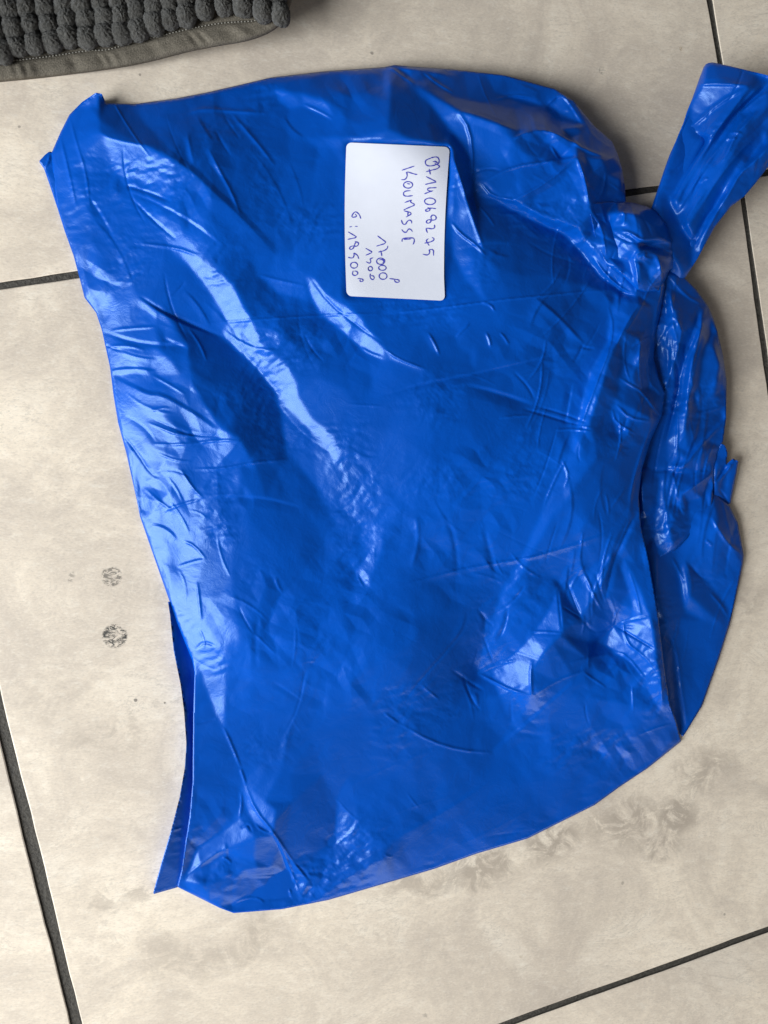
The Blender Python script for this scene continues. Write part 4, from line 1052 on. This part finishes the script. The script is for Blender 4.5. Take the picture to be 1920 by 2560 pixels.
LINES = [
 [[(1190, 330), (1130, 350), (1118, 385), (1135, 420), (1180, 430), (1250, 415), (1292, 395), (1298, 350), (1270, 308), (1190, 325)], [(1215, 370), (1250, 375), (1285, 392), (1240, 362)],
  [(1240, 395), (1300, 425), (1298, 440), (1270, 465), (1200, 480), (1130, 500)], [(1168, 462), (1178, 500), (1185, 535)],
  [(1130, 560), (1200, 595), (1270, 632), (1200, 640), (1120, 660)], [(1262, 700), (1200, 702), (1155, 706), (1148, 725), (1160, 740), (1200, 745)], [(1218, 738), (1160, 758), (1110, 778)],
  ell(1180, 872, 70, 42), [(1255, 965), (1190, 955), (1135, 970), (1118, 990), (1150, 1000), (1180, 985), (1180, 965), (1150, 950)],
  [(1200, 1045), (1240, 1045), (1262, 1075), (1250, 1105), (1210, 1110), (1160, 1100), (1130, 1125), (1145, 1150), (1185, 1140), (1198, 1100), (1190, 1065), (1215, 1040)],
  [(1235, 1165), (1242, 1195), (1220, 1222), (1130, 1205), (1135, 1235), (1150, 1270)],
  [(1205, 1325), (1235, 1340), (1225, 1365), (1180, 1385), (1110, 1398)], [(1160, 1340), (1130, 1365), (1150, 1395), (1170, 1430)],
  [(1225, 1555), (1225, 1475), (1165, 1480), (1178, 1500), (1172, 1530), (1145, 1550), (1090, 1535)]],
 [[(985, 428), (905, 455), (825, 482)], [(1020, 535), (980, 528), (880, 495), (895, 535), (890, 570), (865, 600), (820, 600)], ell(905, 665, 58, 42), [(890, 648), (930, 655)],
  [(935, 738), (870, 742), (845, 765), (848, 795), (880, 810), (965, 800)], [(862, 888), (958, 850), (925, 878), (1000, 915), (925, 945), (850, 980)],
  [(850, 990), (965, 1020), (880, 1070)], [(905, 1005), (900, 1055)],
  [(950, 1150), (950, 1120), (925, 1105), (895, 1120), (875, 1160), (850, 1165), (832, 1145), (820, 1105)],
  [(960, 1255), (945, 1228), (915, 1215), (895, 1240), (885, 1262), (850, 1260), (825, 1225)],
  [(830, 1380), (828, 1350), (850, 1335), (970, 1328), (985, 1355), (980, 1390), (965, 1415)], [(850, 1350), (940, 1345)]],
 [[(520, 1305), (580, 1350), (640, 1395), (508, 1435)], [(650, 1430), (645, 1465), (600, 1495), (530, 1510)], [(560, 1490), (570, 1530), (575, 1560)],
  ell(560, 1625, 52, 40, 0.3, 22, 1.3), [(540, 1610), (580, 1600), (605, 1630), (585, 1645)], ell(582, 1708, 48, 32), ell(590, 1812, 50, 42),
  [(670, 1842), (730, 1850), (795, 1860), (792, 1888), (760, 1892), (740, 1880), (730, 1855)]],
 [[(372, 1462), (420, 1490), (462, 1512), (372, 1550)], [(465, 1580), (420, 1598), (440, 1620), (425, 1655), (375, 1630)], ell(430, 1718, 28, 28, 1, 16, 1.5),
  [(430, 1780), (425, 1830), (455, 1860), (480, 1845), (475, 1810), (440, 1805)]],
 [[(310, 1090), (295, 1040), (250, 998), (215, 1020), (190, 1075), (265, 1065), (240, 1030)], [(168, 1194), (200, 1189)], [(238, 1186), (270, 1188)],
  [(150, 1255), (210, 1290), (270, 1325), (145, 1350)], [(235, 1375), (275, 1385), (285, 1410), (260, 1440), (210, 1430), (175, 1445), (165, 1470), (195, 1480), (225, 1450), (235, 1400), (262, 1380)],
  [(285, 1595), (270, 1548), (215, 1515), (230, 1545), (210, 1590), (150, 1575)], ell(225, 1675, 45, 38), [(215, 1745), (200, 1790), (240, 1810), (278, 1780), (260, 1750), (225, 1748)],
  [(270, 1845), (300, 1840), (342, 1855), (335, 1880), (300, 1882), (302, 1852)]]]
rng = random.Random(3)
for li, strokes in enumerate(LINES):
    vv_, ff_ = [], []
    for st_ in strokes:
        p = chaikin(reg('L', st_), 1)
        seg = np.hypot(*np.diff(p, axis=0).T); L_ = seg.sum(); d = np.concatenate([[0], np.cumsum(seg)])
        n_ = max(3, int(L_ / 1.6)); t = np.linspace(0, L_, n_)
        q = np.stack([np.interp(t, d, p[:, 0]), np.interp(t, d, p[:, 1])], 1)
        tg = np.gradient(q, axis=0); tg /= np.linalg.norm(tg, axis=1)[:, None] + 1e-9
        nr_ = np.stack([-tg[:, 1], tg[:, 0]], 1)
        wd = (1.35 + 0.25 * np.sin(np.arange(n_) * 0.7 + rng.random() * 6)) * (1.0 if li < 2 else 0.95)
        e_ = np.minimum(np.arange(n_), np.arange(n_)[::-1]); wd = wd * np.clip(0.55 + 0.25 * e_, 0, 1)
        b0 = len(vv_)
        lft = q + nr_ * wd[:, None]; rgt = q - nr_ * wd[:, None]
        for i_ in range(n_):
            for pt in (lft[i_], rgt[i_]):
                vv_.append(W(pt[0], pt[1], label_z(pt[0], pt[1]) + 0.00012))
        for i_ in range(n_ - 1): ff_.append((b0 + 2 * i_, b0 + 2 * i_ + 1, b0 + 2 * i_ + 3, b0 + 2 * i_ + 2))
    hw = link('handwriting', np.array(vv_), ff_, M_INK)
    hw.parent = sticker

# ------------------------------------------------------------------ the other layers of film
def layer(name, out, pts, polys, strokes, crumple=1.0, seed=5, expo=0.5, zones=(), pins=(), skirt=None, back=None, lam=5e-5, step=2.5):
    out = [p if p[2] > -50 else (p[0], p[1], float(body.sample(p[0], p[1])) * 1000 + 0.4) for p in out]
    f = Film(out, pts, step=step, expo=expo)
    for a_ in polys: f.poly(*a_)
    f.cr = f.cr * crumple
    for r_, ln in pins: f.pin(r_, *ln)
    if pins: f.wmap = np.where(f.wmap < 2, 0.3, f.wmap)
    for q_ in strokes: f.lines.append((reg(q_[0], q_[3]), False))
    f.fill = 60
    f.solve(noise=1.0, seed=seed, lam=lam)
    for (r, am, wd, p, kd) in strokes: f.stroke(r, am * 1.0, wd, p, kd)
    for q_ in random_folds(f, zones, seed): f.stroke(*q_)
    return f, child(f.build(name, M_FILM, bag, skirt=skirt, back=back), bag)

# right hand gusset, below the rim of the body
layer('side_gusset', reg('G', [(455, 560, 7), (550, 650, 7), (600, 750, 6), (637, 950, 5), (632, 1000, 5), (590, 1200, 3), (550, 1380, 2), (480, 1600, 2), (380, 1880, 2), (300, 2010, 2), (262, 2070, 2)]) +
      reg(6, [(1230, 900, 4), (1190, 700, 8), (1150, 450, 9), (1110, 220, 9), (1070, 60, 9)]) + reg(4, [(1050, 950, 9), (1150, 860, 9), (1300, 860, 9)]),
      [(1680, 1290, 9), (1760, 1280, 8), (1700, 1420, 15), (1790, 1400, 13), (1760, 1600, 9), (1720, 1800, 6)],
      [('G', -0.55, [(450, 600), (550, 660), (600, 750), (637, 960), (540, 880), (480, 760)], 2), ('G', -0.4, [(60, 930), (220, 960), (280, 1300), (200, 1400), (120, 1300)], 6),
       ('G', -0.35, [(280, 980), (420, 1120), (560, 1300), (500, 1380), (300, 1200)], 6),
       (6, 0.85, [(1250, 540), (1270, 640), (1302, 850), (1312, 950), (1292, 962), (1270, 800), (1262, 680)], 2.5),
       (6, -0.5, [(1200, 520), (1245, 560), (1275, 820), (1285, 940), (1240, 900)], 3)],
      [('G', 1.0, 9, [(440, 715), (480, 790), (540, 880), (635, 965)], 't'), ('G', .8, 8, [(200, 970), (240, 1050), (270, 1120)], 't'), ('G', .7, 7, [(400, 860), (430, 880), (440, 900)], 't'),
       ('G', .8, 8, [(190, 1430), (230, 1560), (250, 1750), (290, 2000)], 't'), ('G', -.7, 8, [(300, 1000), (360, 1080), (400, 1100)], 't'), ('G', .6, 8, [(430, 1180), (500, 1260), (540, 1330)], 't')],
      crumple=1.0, seed=21, zones=[(1600, 1200, 1860, 1850, 25, 100, 18, 60, 200, .5)])
# gathered neck between the knot and the gusset
layer('gathered_neck', reg(4, [(1150, 40, 16), (1225, 55, 20), (1290, 85, 18), (1350, 145, 15), (1400, 215, 13), (1420, 260, 13), (1440, 325, 13), (1465, 430, 12), (1480, 540, 12), (1478, 700, 12), (1465, 800, 12),
                                (1445, 850, 10), (1430, 920, 11), (1422, 1000, 11)]) + reg('G', [(440, 700, 11), (400, 730, 11), (340, 770, 11.5), (290, 850, 11.5), (220, 920, 11.5), (130, 960, 12), (40, 980, 12)]) +
      reg(4, [(1080, 1000, 10), (1120, 820, 12), (1170, 700, 14), (1120, 560, 14), (1120, 400, 14), (1140, 200, 15)]),
      [(1650, 800, 25), (1720, 900, 24), (1780, 1000, 21), (1700, 1200, 17), (1650, 720, 28), (1750, 800, 22)],
      [(4, -0.5, [(1215, 130), (1400, 220), (1360, 340), (1290, 480), (1240, 700), (1230, 560), (1280, 400), (1260, 250)], 4), (4, 0.8, [(1215, 262), (1260, 262), (1287, 322), (1230, 380)], 4),
       (4, 1.0, [(1412, 262), (1440, 325), (1412, 332)], 2), (4, 0.7, [(1360, 235), (1382, 240), (1370, 330), (1300, 480), (1290, 470), (1350, 320)], 3),
       (4, 0.62, [(1380, 510), (1430, 530), (1476, 600), (1472, 662), (1360, 672), (1340, 600)], 7), (4, 1.0, [(1272, 924), (1340, 850), (1472, 708), (1476, 745), (1390, 842), (1290, 914)], 2, 12),
       (4, 0.9, [(1288, 1025), (1360, 960), (1422, 930), (1332, 1012)], 3), ('G', 0.95, [(405, 570), (440, 460), (448, 520), (430, 690), (412, 680)], 2), (4, -0.5, [(1110, 930), (1230, 900), (1270, 920), (1230, 1060), (1120, 1106)], 5),
       ('G', 0.8, [(195, 480), (210, 490), (160, 760), (150, 860), (135, 860), (160, 640)], 2), ('G', 0.55, [(240, 590), (260, 580), (280, 700), (250, 720)], 3), ('G', 0.6, [(290, 620), (380, 600), (400, 680), (300, 700)], 6),
       ('G', -0.5, [(240, 700), (430, 710), (290, 790), (200, 890), (180, 800)], 4)],
      [(4, 1.2, 8, [(1370, 240), (1370, 330), (1320, 420), (1290, 500), (1280, 640)], 't'), (4, -1.6, 11, [(1240, 400), (1280, 520), (1250, 680), (1220, 800)], 't'), (4, 1.1, 8, [(1272, 924), (1350, 840), (1478, 705)], 't'),
       (4, -1.1, 9, [(1380, 330), (1330, 500), (1310, 640)], 't'), (4, .8, 7, [(1220, 70), (1300, 170), (1390, 215)], 't'), (4, .8, 7, [(1230, 250), (1270, 280), (1290, 340), (1240, 500)], 't'),
       (4, 1.0, 8, [(1290, 1025), (1370, 970), (1425, 930)], 't'), (4, .7, 6, [(1350, 680), (1440, 660), (1478, 640)], 't'), (4, .8, 7, [(1240, 950), (1225, 1030), (1215, 1100)], 't'),
       ('G', 1.0, 8, [(235, 430), (300, 380), (350, 300), (510, 120)], 't'), ('G', -.9, 8, [(90, 440), (240, 420)], 't'), ('G', -.8, 8, [(250, 900), (330, 770), (440, 712)], 't'), ('G', .7, 6, [(310, 470), (360, 445), (420, 440)], 't'),
       ('G', .8, 6, [(260, 580), (340, 520), (445, 455)], 't'), ('G', .7, 7, [(250, 590), (245, 650), (270, 700)], 't')],
      pins=[('K', [[(1085, 1000, 20), (1075, 1200, 18), (1065, 1400, 17), (1100, 1600, 15), (1085, 1900, 13)], [(1090, 1240, 21), (1150, 1300, 23), (1125, 1500, 22), (1115, 1700, 20)],
              [(1190, 1350, 16), (1170, 1550, 15), (1150, 1750, 15)], [(1270, 1190, 18), (1272, 1330, 22), (1225, 1480, 24), (1205, 1700, 23), (1180, 1900, 21)], [(1325, 1330, 14), (1280, 1500, 18), (1250, 1700, 18)],
              [(1340, 1400, 17), (1380, 1520, 19), (1350, 1700, 19)], [(1410, 1835, 12), (1280, 2000, 19), (1150, 2125, 20)], [(1400, 1780, 11), (1290, 1900, 15), (1200, 2020, 17)], [(1110, 1010, 22), (1200, 1150, 17), (1300, 1190, 14)]]),
             ('G', [[(235, 430, 20), (350, 300, 17), (510, 125, 10)], [(90, 430, 12), (235, 445, 13), (330, 440, 14)], [(255, 585, 18), (340, 520, 18), (440, 455, 13)], [(250, 700, 14), (240, 620, 14), (190, 640, 12)], [(200, 480, 18), (160, 680, 17), (140, 860, 14)], [(120, 500, 12), (90, 700, 11), (80, 880, 11)]])],
      crumple=2.0, seed=33, zones=[(1640, 660, 1830, 1260, 40, 100, 14, 60, 220, .7)])
# loose tied end poking out on the right
layer('tied_end', reg('G', [(500, 265, 12), (522, 280, 12), (537, 320, 11), (530, 395, 10), (572, 358, 10), (604, 378, 9), (592, 450, 8), (575, 540, 6), (555, 635, 5), (538, 645, 5), (500, 610, 6), (455, 600, 8), (430, 420, 9), (455, 350, 10)]),
      [(1805, 1150, 15), (1825, 1200, 12)], [('G', -0.6, [(470, 400), (540, 400), (500, 560), (460, 540)], 3), ('G', 0.4, [(500, 520), (560, 500), (545, 620)], 3), ('G', -0.4, [(570, 400), (600, 400), (560, 620)], 2)],
      [('G', -2.0, 8, [(532, 395), (500, 450), (460, 500)], 't'), ('G', 1.5, 6, [(575, 375), (540, 430), (480, 500)], 't'), ('G', -1.0, 6, [(480, 540), (520, 590), (545, 640)], 't')], crumple=1.0, seed=41)
# second layer of the lower left side, folded under the body edge
layer('folded_side', reg(5, [(722, 362, 5), (735, 450, 7), (750, 600, 8), (780, 745, 9), (795, 860, 9), (805, 1000, 9), (798, 1106, 9)]) + reg(7, [(775, 130, 9), (740, 265, 9), (700, 400, 8), (672, 500, 6), (660, 546, 5), (765, 516, 2), (800, 480, 2), (840, 300, 2), (850, 60, 2)]) +
      reg(5, [(850, 900, 2), (850, 680, 2), (800, 520, 2)]),
      [(455, 1800, 4.5), (430, 2050, 4.0)], [],
      [(5, .6, 6, [(800, 880), (835, 850), (850, 840)], 't'), (7, .4, 5, [(735, 270), (780, 260), (800, 250)], 't')], crumple=0.5, seed=51)
# small corner tab at the upper left
layer('corner_tab', reg(1, [(168, 697, 2.5), (195, 668, 3), (213, 654, 3), (240, 660, 3), (270, 760, 2), (262, 900, 2), (250, 905, 1.5), (215, 800, 1.5), (190, 728, 2)]),
      [(120, 410, 4)], [(1, 0.3, [(200, 740), (240, 780), (250, 880)], 3)], [(1, .8, 5, [(190, 728), (210, 700), (215, 660)], 't')], crumple=0.6, seed=61)
# handle loop standing up on the right
layer('handle', reg('H', [(955, 140, 22), (975, 112, 23), (1000, 100, 24), (1040, 95, 25), (1200, 130, 30), (1548, 215, 40)]) + [(2010, 215, 40), (2080, 265, 38), (2075, 320, 38), (2000, 375, 38)] +
      reg('H', [(1548, 1060, 36), (1440, 1200, 34), (1330, 1330, 32), (1210, 1420, 30), (1120, 1530, 28), (1060, 1610, 26), (980, 1750, 24), (900, 1900, 22), (790, 2075, 18), (640, 2150, 17), (560, 1900, 17), (480, 1600, 17), (470, 1450, 17),
                (540, 1240, 17), (590, 1090, 18), (640, 950, 18), (690, 840, 19), (735, 730, 19), (770, 650, 20), (800, 550, 20), (850, 430, 21), (910, 260, 22)]),
      [(1780, 300, 32), (1850, 300, 38), (1720, 450, 28), (1800, 450, 34), (1680, 600, 25)],
      [('H', 0.78, [(960, 250), (1370, 300), (1380, 330), (1150, 420), (980, 570), (830, 680), (790, 690), (860, 450)], 5), ('H', 0.95, [(1000, 270), (1200, 290), (1100, 400), (960, 500), (880, 540), (900, 400)], 6),
       ('H', 1.0, [(800, 700), (860, 670), (1050, 480), (1370, 310), (1300, 370), (1080, 500), (880, 680)], 2), ('H', -0.5, [(970, 130), (1040, 105), (1548, 230), (1500, 290), (1380, 290), (1100, 230), (960, 200)], 5),
       ('H', -0.3, [(760, 760), (960, 830), (700, 1300), (560, 1400), (520, 1380), (640, 1000)], 5),
       ('H', -0.6, [(1300, 780), (1500, 600), (1500, 850), (1150, 1300), (1000, 1500), (850, 1700), (800, 1600), (1000, 1300), (1150, 1050)], 5), ('H', 1.0, [(1430, 1000), (1548, 880), (1548, 900), (1440, 1010), (1300, 1120), (1200, 1290), (1150, 1350), (1200, 1230), (1300, 1090)], 2),
       ('H', 0.7, [(900, 1160), (970, 1080), (1010, 1050), (940, 1200), (760, 1480), (700, 1500)], 3), ('H', 0.75, [(1060, 1400), (1100, 1430), (1060, 1520), (950, 1700), (910, 1760), (1000, 1560)], 3), ('H', 0.8, [(1300, 560), (1548, 430), (1548, 470), (1340, 590)], 3),
       ('H', 0.8, [(1490, 860), (1548, 870), (1510, 920)], 3), ('H', -0.6, [(480, 1420), (640, 1350), (700, 1500), (850, 1750), (820, 2050), (760, 2050), (640, 1800)], 5)],
      [('H', 1.2, 9, [(800, 700), (900, 650), (1080, 480), (1375, 310)], 't'), ('H', .9, 8, [(880, 300), (1100, 290), (1375, 310)], 't'), ('H', 1.0, 9, [(1375, 320), (1250, 500), (1080, 720), (950, 860)], 't'),
       ('H', 1.1, 6, [(1520, 280), (1400, 380), (1250, 540), (1180, 600)], 't'), ('H', -1.1, 6, [(1548, 300), (1420, 420), (1270, 560)], 't'), ('H', 1.0, 6, [(1548, 370), (1450, 430), (1300, 560)], 't'),
       ('H', 1.3, 8, [(1450, 540), (1350, 660), (1250, 760), (1170, 950), (1080, 1050)], 't'), ('H', 1.2, 7, [(1250, 620), (1200, 760), (1090, 900), (1020, 990), (940, 1100)], 't'), ('H', 1.1, 6, [(1400, 560), (1300, 640), (1180, 830)], 's'), ('H', .9, 5, [(1200, 750), (1240, 740), (1310, 750)], 't'), ('H', .8, 5, [(1160, 800), (1230, 800), (1260, 790)], 't'),
       ('H', -1.2, 9, [(1160, 580), (980, 860), (800, 1180), (700, 1360)], 't'), ('H', 1.0, 7, [(1000, 1060), (900, 1160), (760, 1400), (700, 1500)], 't'), ('H', 1.2, 7, [(1548, 890), (1430, 1000), (1290, 1120), (1200, 1280), (1140, 1370), (1080, 1470), (980, 1660), (920, 1780)], 't'),
       ('H', .8, 7, [(980, 1270), (900, 1380), (780, 1560)], 't'), ('H', -.9, 9, [(1100, 1380), (950, 1560), (820, 1800)], 't'), ('H', .7, 6, [(920, 1210), (960, 1170), (1000, 1160)], 't'), ('H', .9, 7, [(640, 950), (560, 1200), (500, 1420)], 't')],
      pins=[('H', [[(1375, 310, 41), (1230, 500, 38), (1080, 720, 34), (940, 930, 31), (800, 1180, 28), (700, 1400, 25)], [(1450, 400, 36), (1210, 620, 30), (1040, 850, 26), (900, 1030, 24), (760, 1300, 21)],
                    [(1500, 560, 44), (1250, 760, 37), (1080, 1060, 33), (900, 1330, 29), (760, 1600, 25)], [(1500, 700, 37), (1330, 950, 32), (1190, 1160, 28), (1000, 1500, 24), (850, 1850, 19)],
                    [(1548, 870, 44), (1430, 990, 42), (1300, 1110, 39), (1200, 1280, 36), (1130, 1370, 34), (1060, 1500, 30), (920, 1770, 25)]])],
      crumple=0.9, seed=71, back=0.0015, zones=[(1640, 180, 1990, 680, 30, -58, 6, 80, 260, .5)])
# knotted bunch over the neck
layer('knot', reg('H', [(-70, 1395, -99), (60, 1378, -99), (150, 1375, 22), (240, 1385, 20), (300, 1388, 20), (420, 1420, 19), (520, 1460, 18), (610, 1560, 18), (680, 1700, 18), (705, 1800, 19), (728, 1950, 19), (690, 1975, 20), (640, 2010, 24), (600, 2100, -99),
                        (540, 2200, -99), (420, 2212, -99), (340, 2190, -99), (230, 2080, -99), (60, 1960, -99), (0, 1820, -99), (-60, 1650, -99), (-90, 1500, -99)]),
      [(1550, 560, 35), (1600, 580, 35), (1640, 600, 31), (1600, 650, 36), (1670, 640, 28)],
      [('H', 0.95, [(170, 1490), (235, 1468), (215, 1560), (180, 1615), (185, 1540), (110, 1600)], 3), ('H', 0.35, [(260, 1480), (340, 1600), (290, 1650), (240, 1560)], 7), ('H', 0.95, [(180, 1645), (280, 1670), (380, 1735), (360, 1755), (280, 1690)], 2),
       ('H', -0.5, [(330, 1420), (520, 1470), (670, 1700), (560, 1740), (400, 1720), (350, 1560)], 8, 4), ('H', -0.6, [(380, 1770), (560, 1745), (600, 1800), (560, 1820), (480, 1810)], 3), ('H', 0.6, [(570, 1760), (650, 1750), (700, 1780), (640, 1850), (590, 1830)], 4),
       ('H', 1.0, [(290, 1915), (400, 1850), (430, 1870), (380, 1900), (480, 1910), (330, 1930)], 2), ('H', 0.95, [(320, 1950), (355, 1955), (350, 2200), (335, 2200)], 3), ('H', -0.4, [(60, 1900), (280, 1930), (320, 2150), (200, 2050)], 6),
       ('H', 0.7, [(535, 1905), (560, 1960), (585, 2150), (570, 2150), (545, 2000)], 3), ('H', 0.9, [(-20, 1800), (0, 1760), (40, 1850), (30, 1900)], 4)],
      [('H', 1.6, 8, [(180, 1645), (280, 1665), (385, 1740), (540, 1740), (690, 1760)], 't'), ('H', -1.8, 9, [(385, 1760), (480, 1800), (590, 1810)], 't'), ('H', 1.6, 8, [(290, 1915), (370, 1830), (450, 1820), (530, 1850)], 't'),
       ('H', 1.3, 7, [(350, 1900), (420, 1855), (400, 1890), (480, 1910)], 't'), ('H', 1.4, 7, [(290, 1915), (330, 1960), (350, 2200)], 't'), ('H', 1.2, 8, [(535, 1900), (560, 1980), (590, 2180)], 't'), ('H', 1.2, 8, [(170, 1500), (230, 1470), (215, 1600)], 't'),
       ('H', 1.0, 8, [(0, 1390), (60, 1600), (100, 1750), (60, 1900)], 't'), ('H', -1.2, 9, [(100, 1640), (160, 1700), (300, 1760)], 't'), ('H', 1.0, 6, [(170, 2080), (200, 2040), (190, 2010)], 't'), ('H', 1.0, 7, [(600, 1820), (660, 1830), (710, 1880)], 't')],
      pins=[('K', [[(930, 812, 41), (1030, 800, 40), (1110, 816, 30)], [(930, 838, 33), (1040, 852, 32), (1105, 865, 27)], [(880, 925, 39), (930, 865, 39), (1010, 885, 38), (1095, 905, 30)], [(930, 935, 34), (1000, 922, 34)],
                    [(915, 945, 39), (915, 1030, 37), (912, 1095, 34)], [(965, 980, 33), (985, 1095, 30)], [(1035, 935, 38), (1052, 1040, 35)], [(735, 650, 27), (745, 760, 28), (725, 905, 28)], [(820, 930, 31), (860, 1040, 31)],
                    [(800, 640, 34), (900, 660, 38), (1000, 720, 37), (1060, 790, 33)], [(760, 760, 34), (850, 765, 37), (930, 812, 41)], [(690, 740, 32), (670, 800, 31)]])],
      crumple=1.6, seed=81, expo=0.4, zones=[(1490, 500, 1700, 740, 14, 60, 40, 40, 120, .6)])
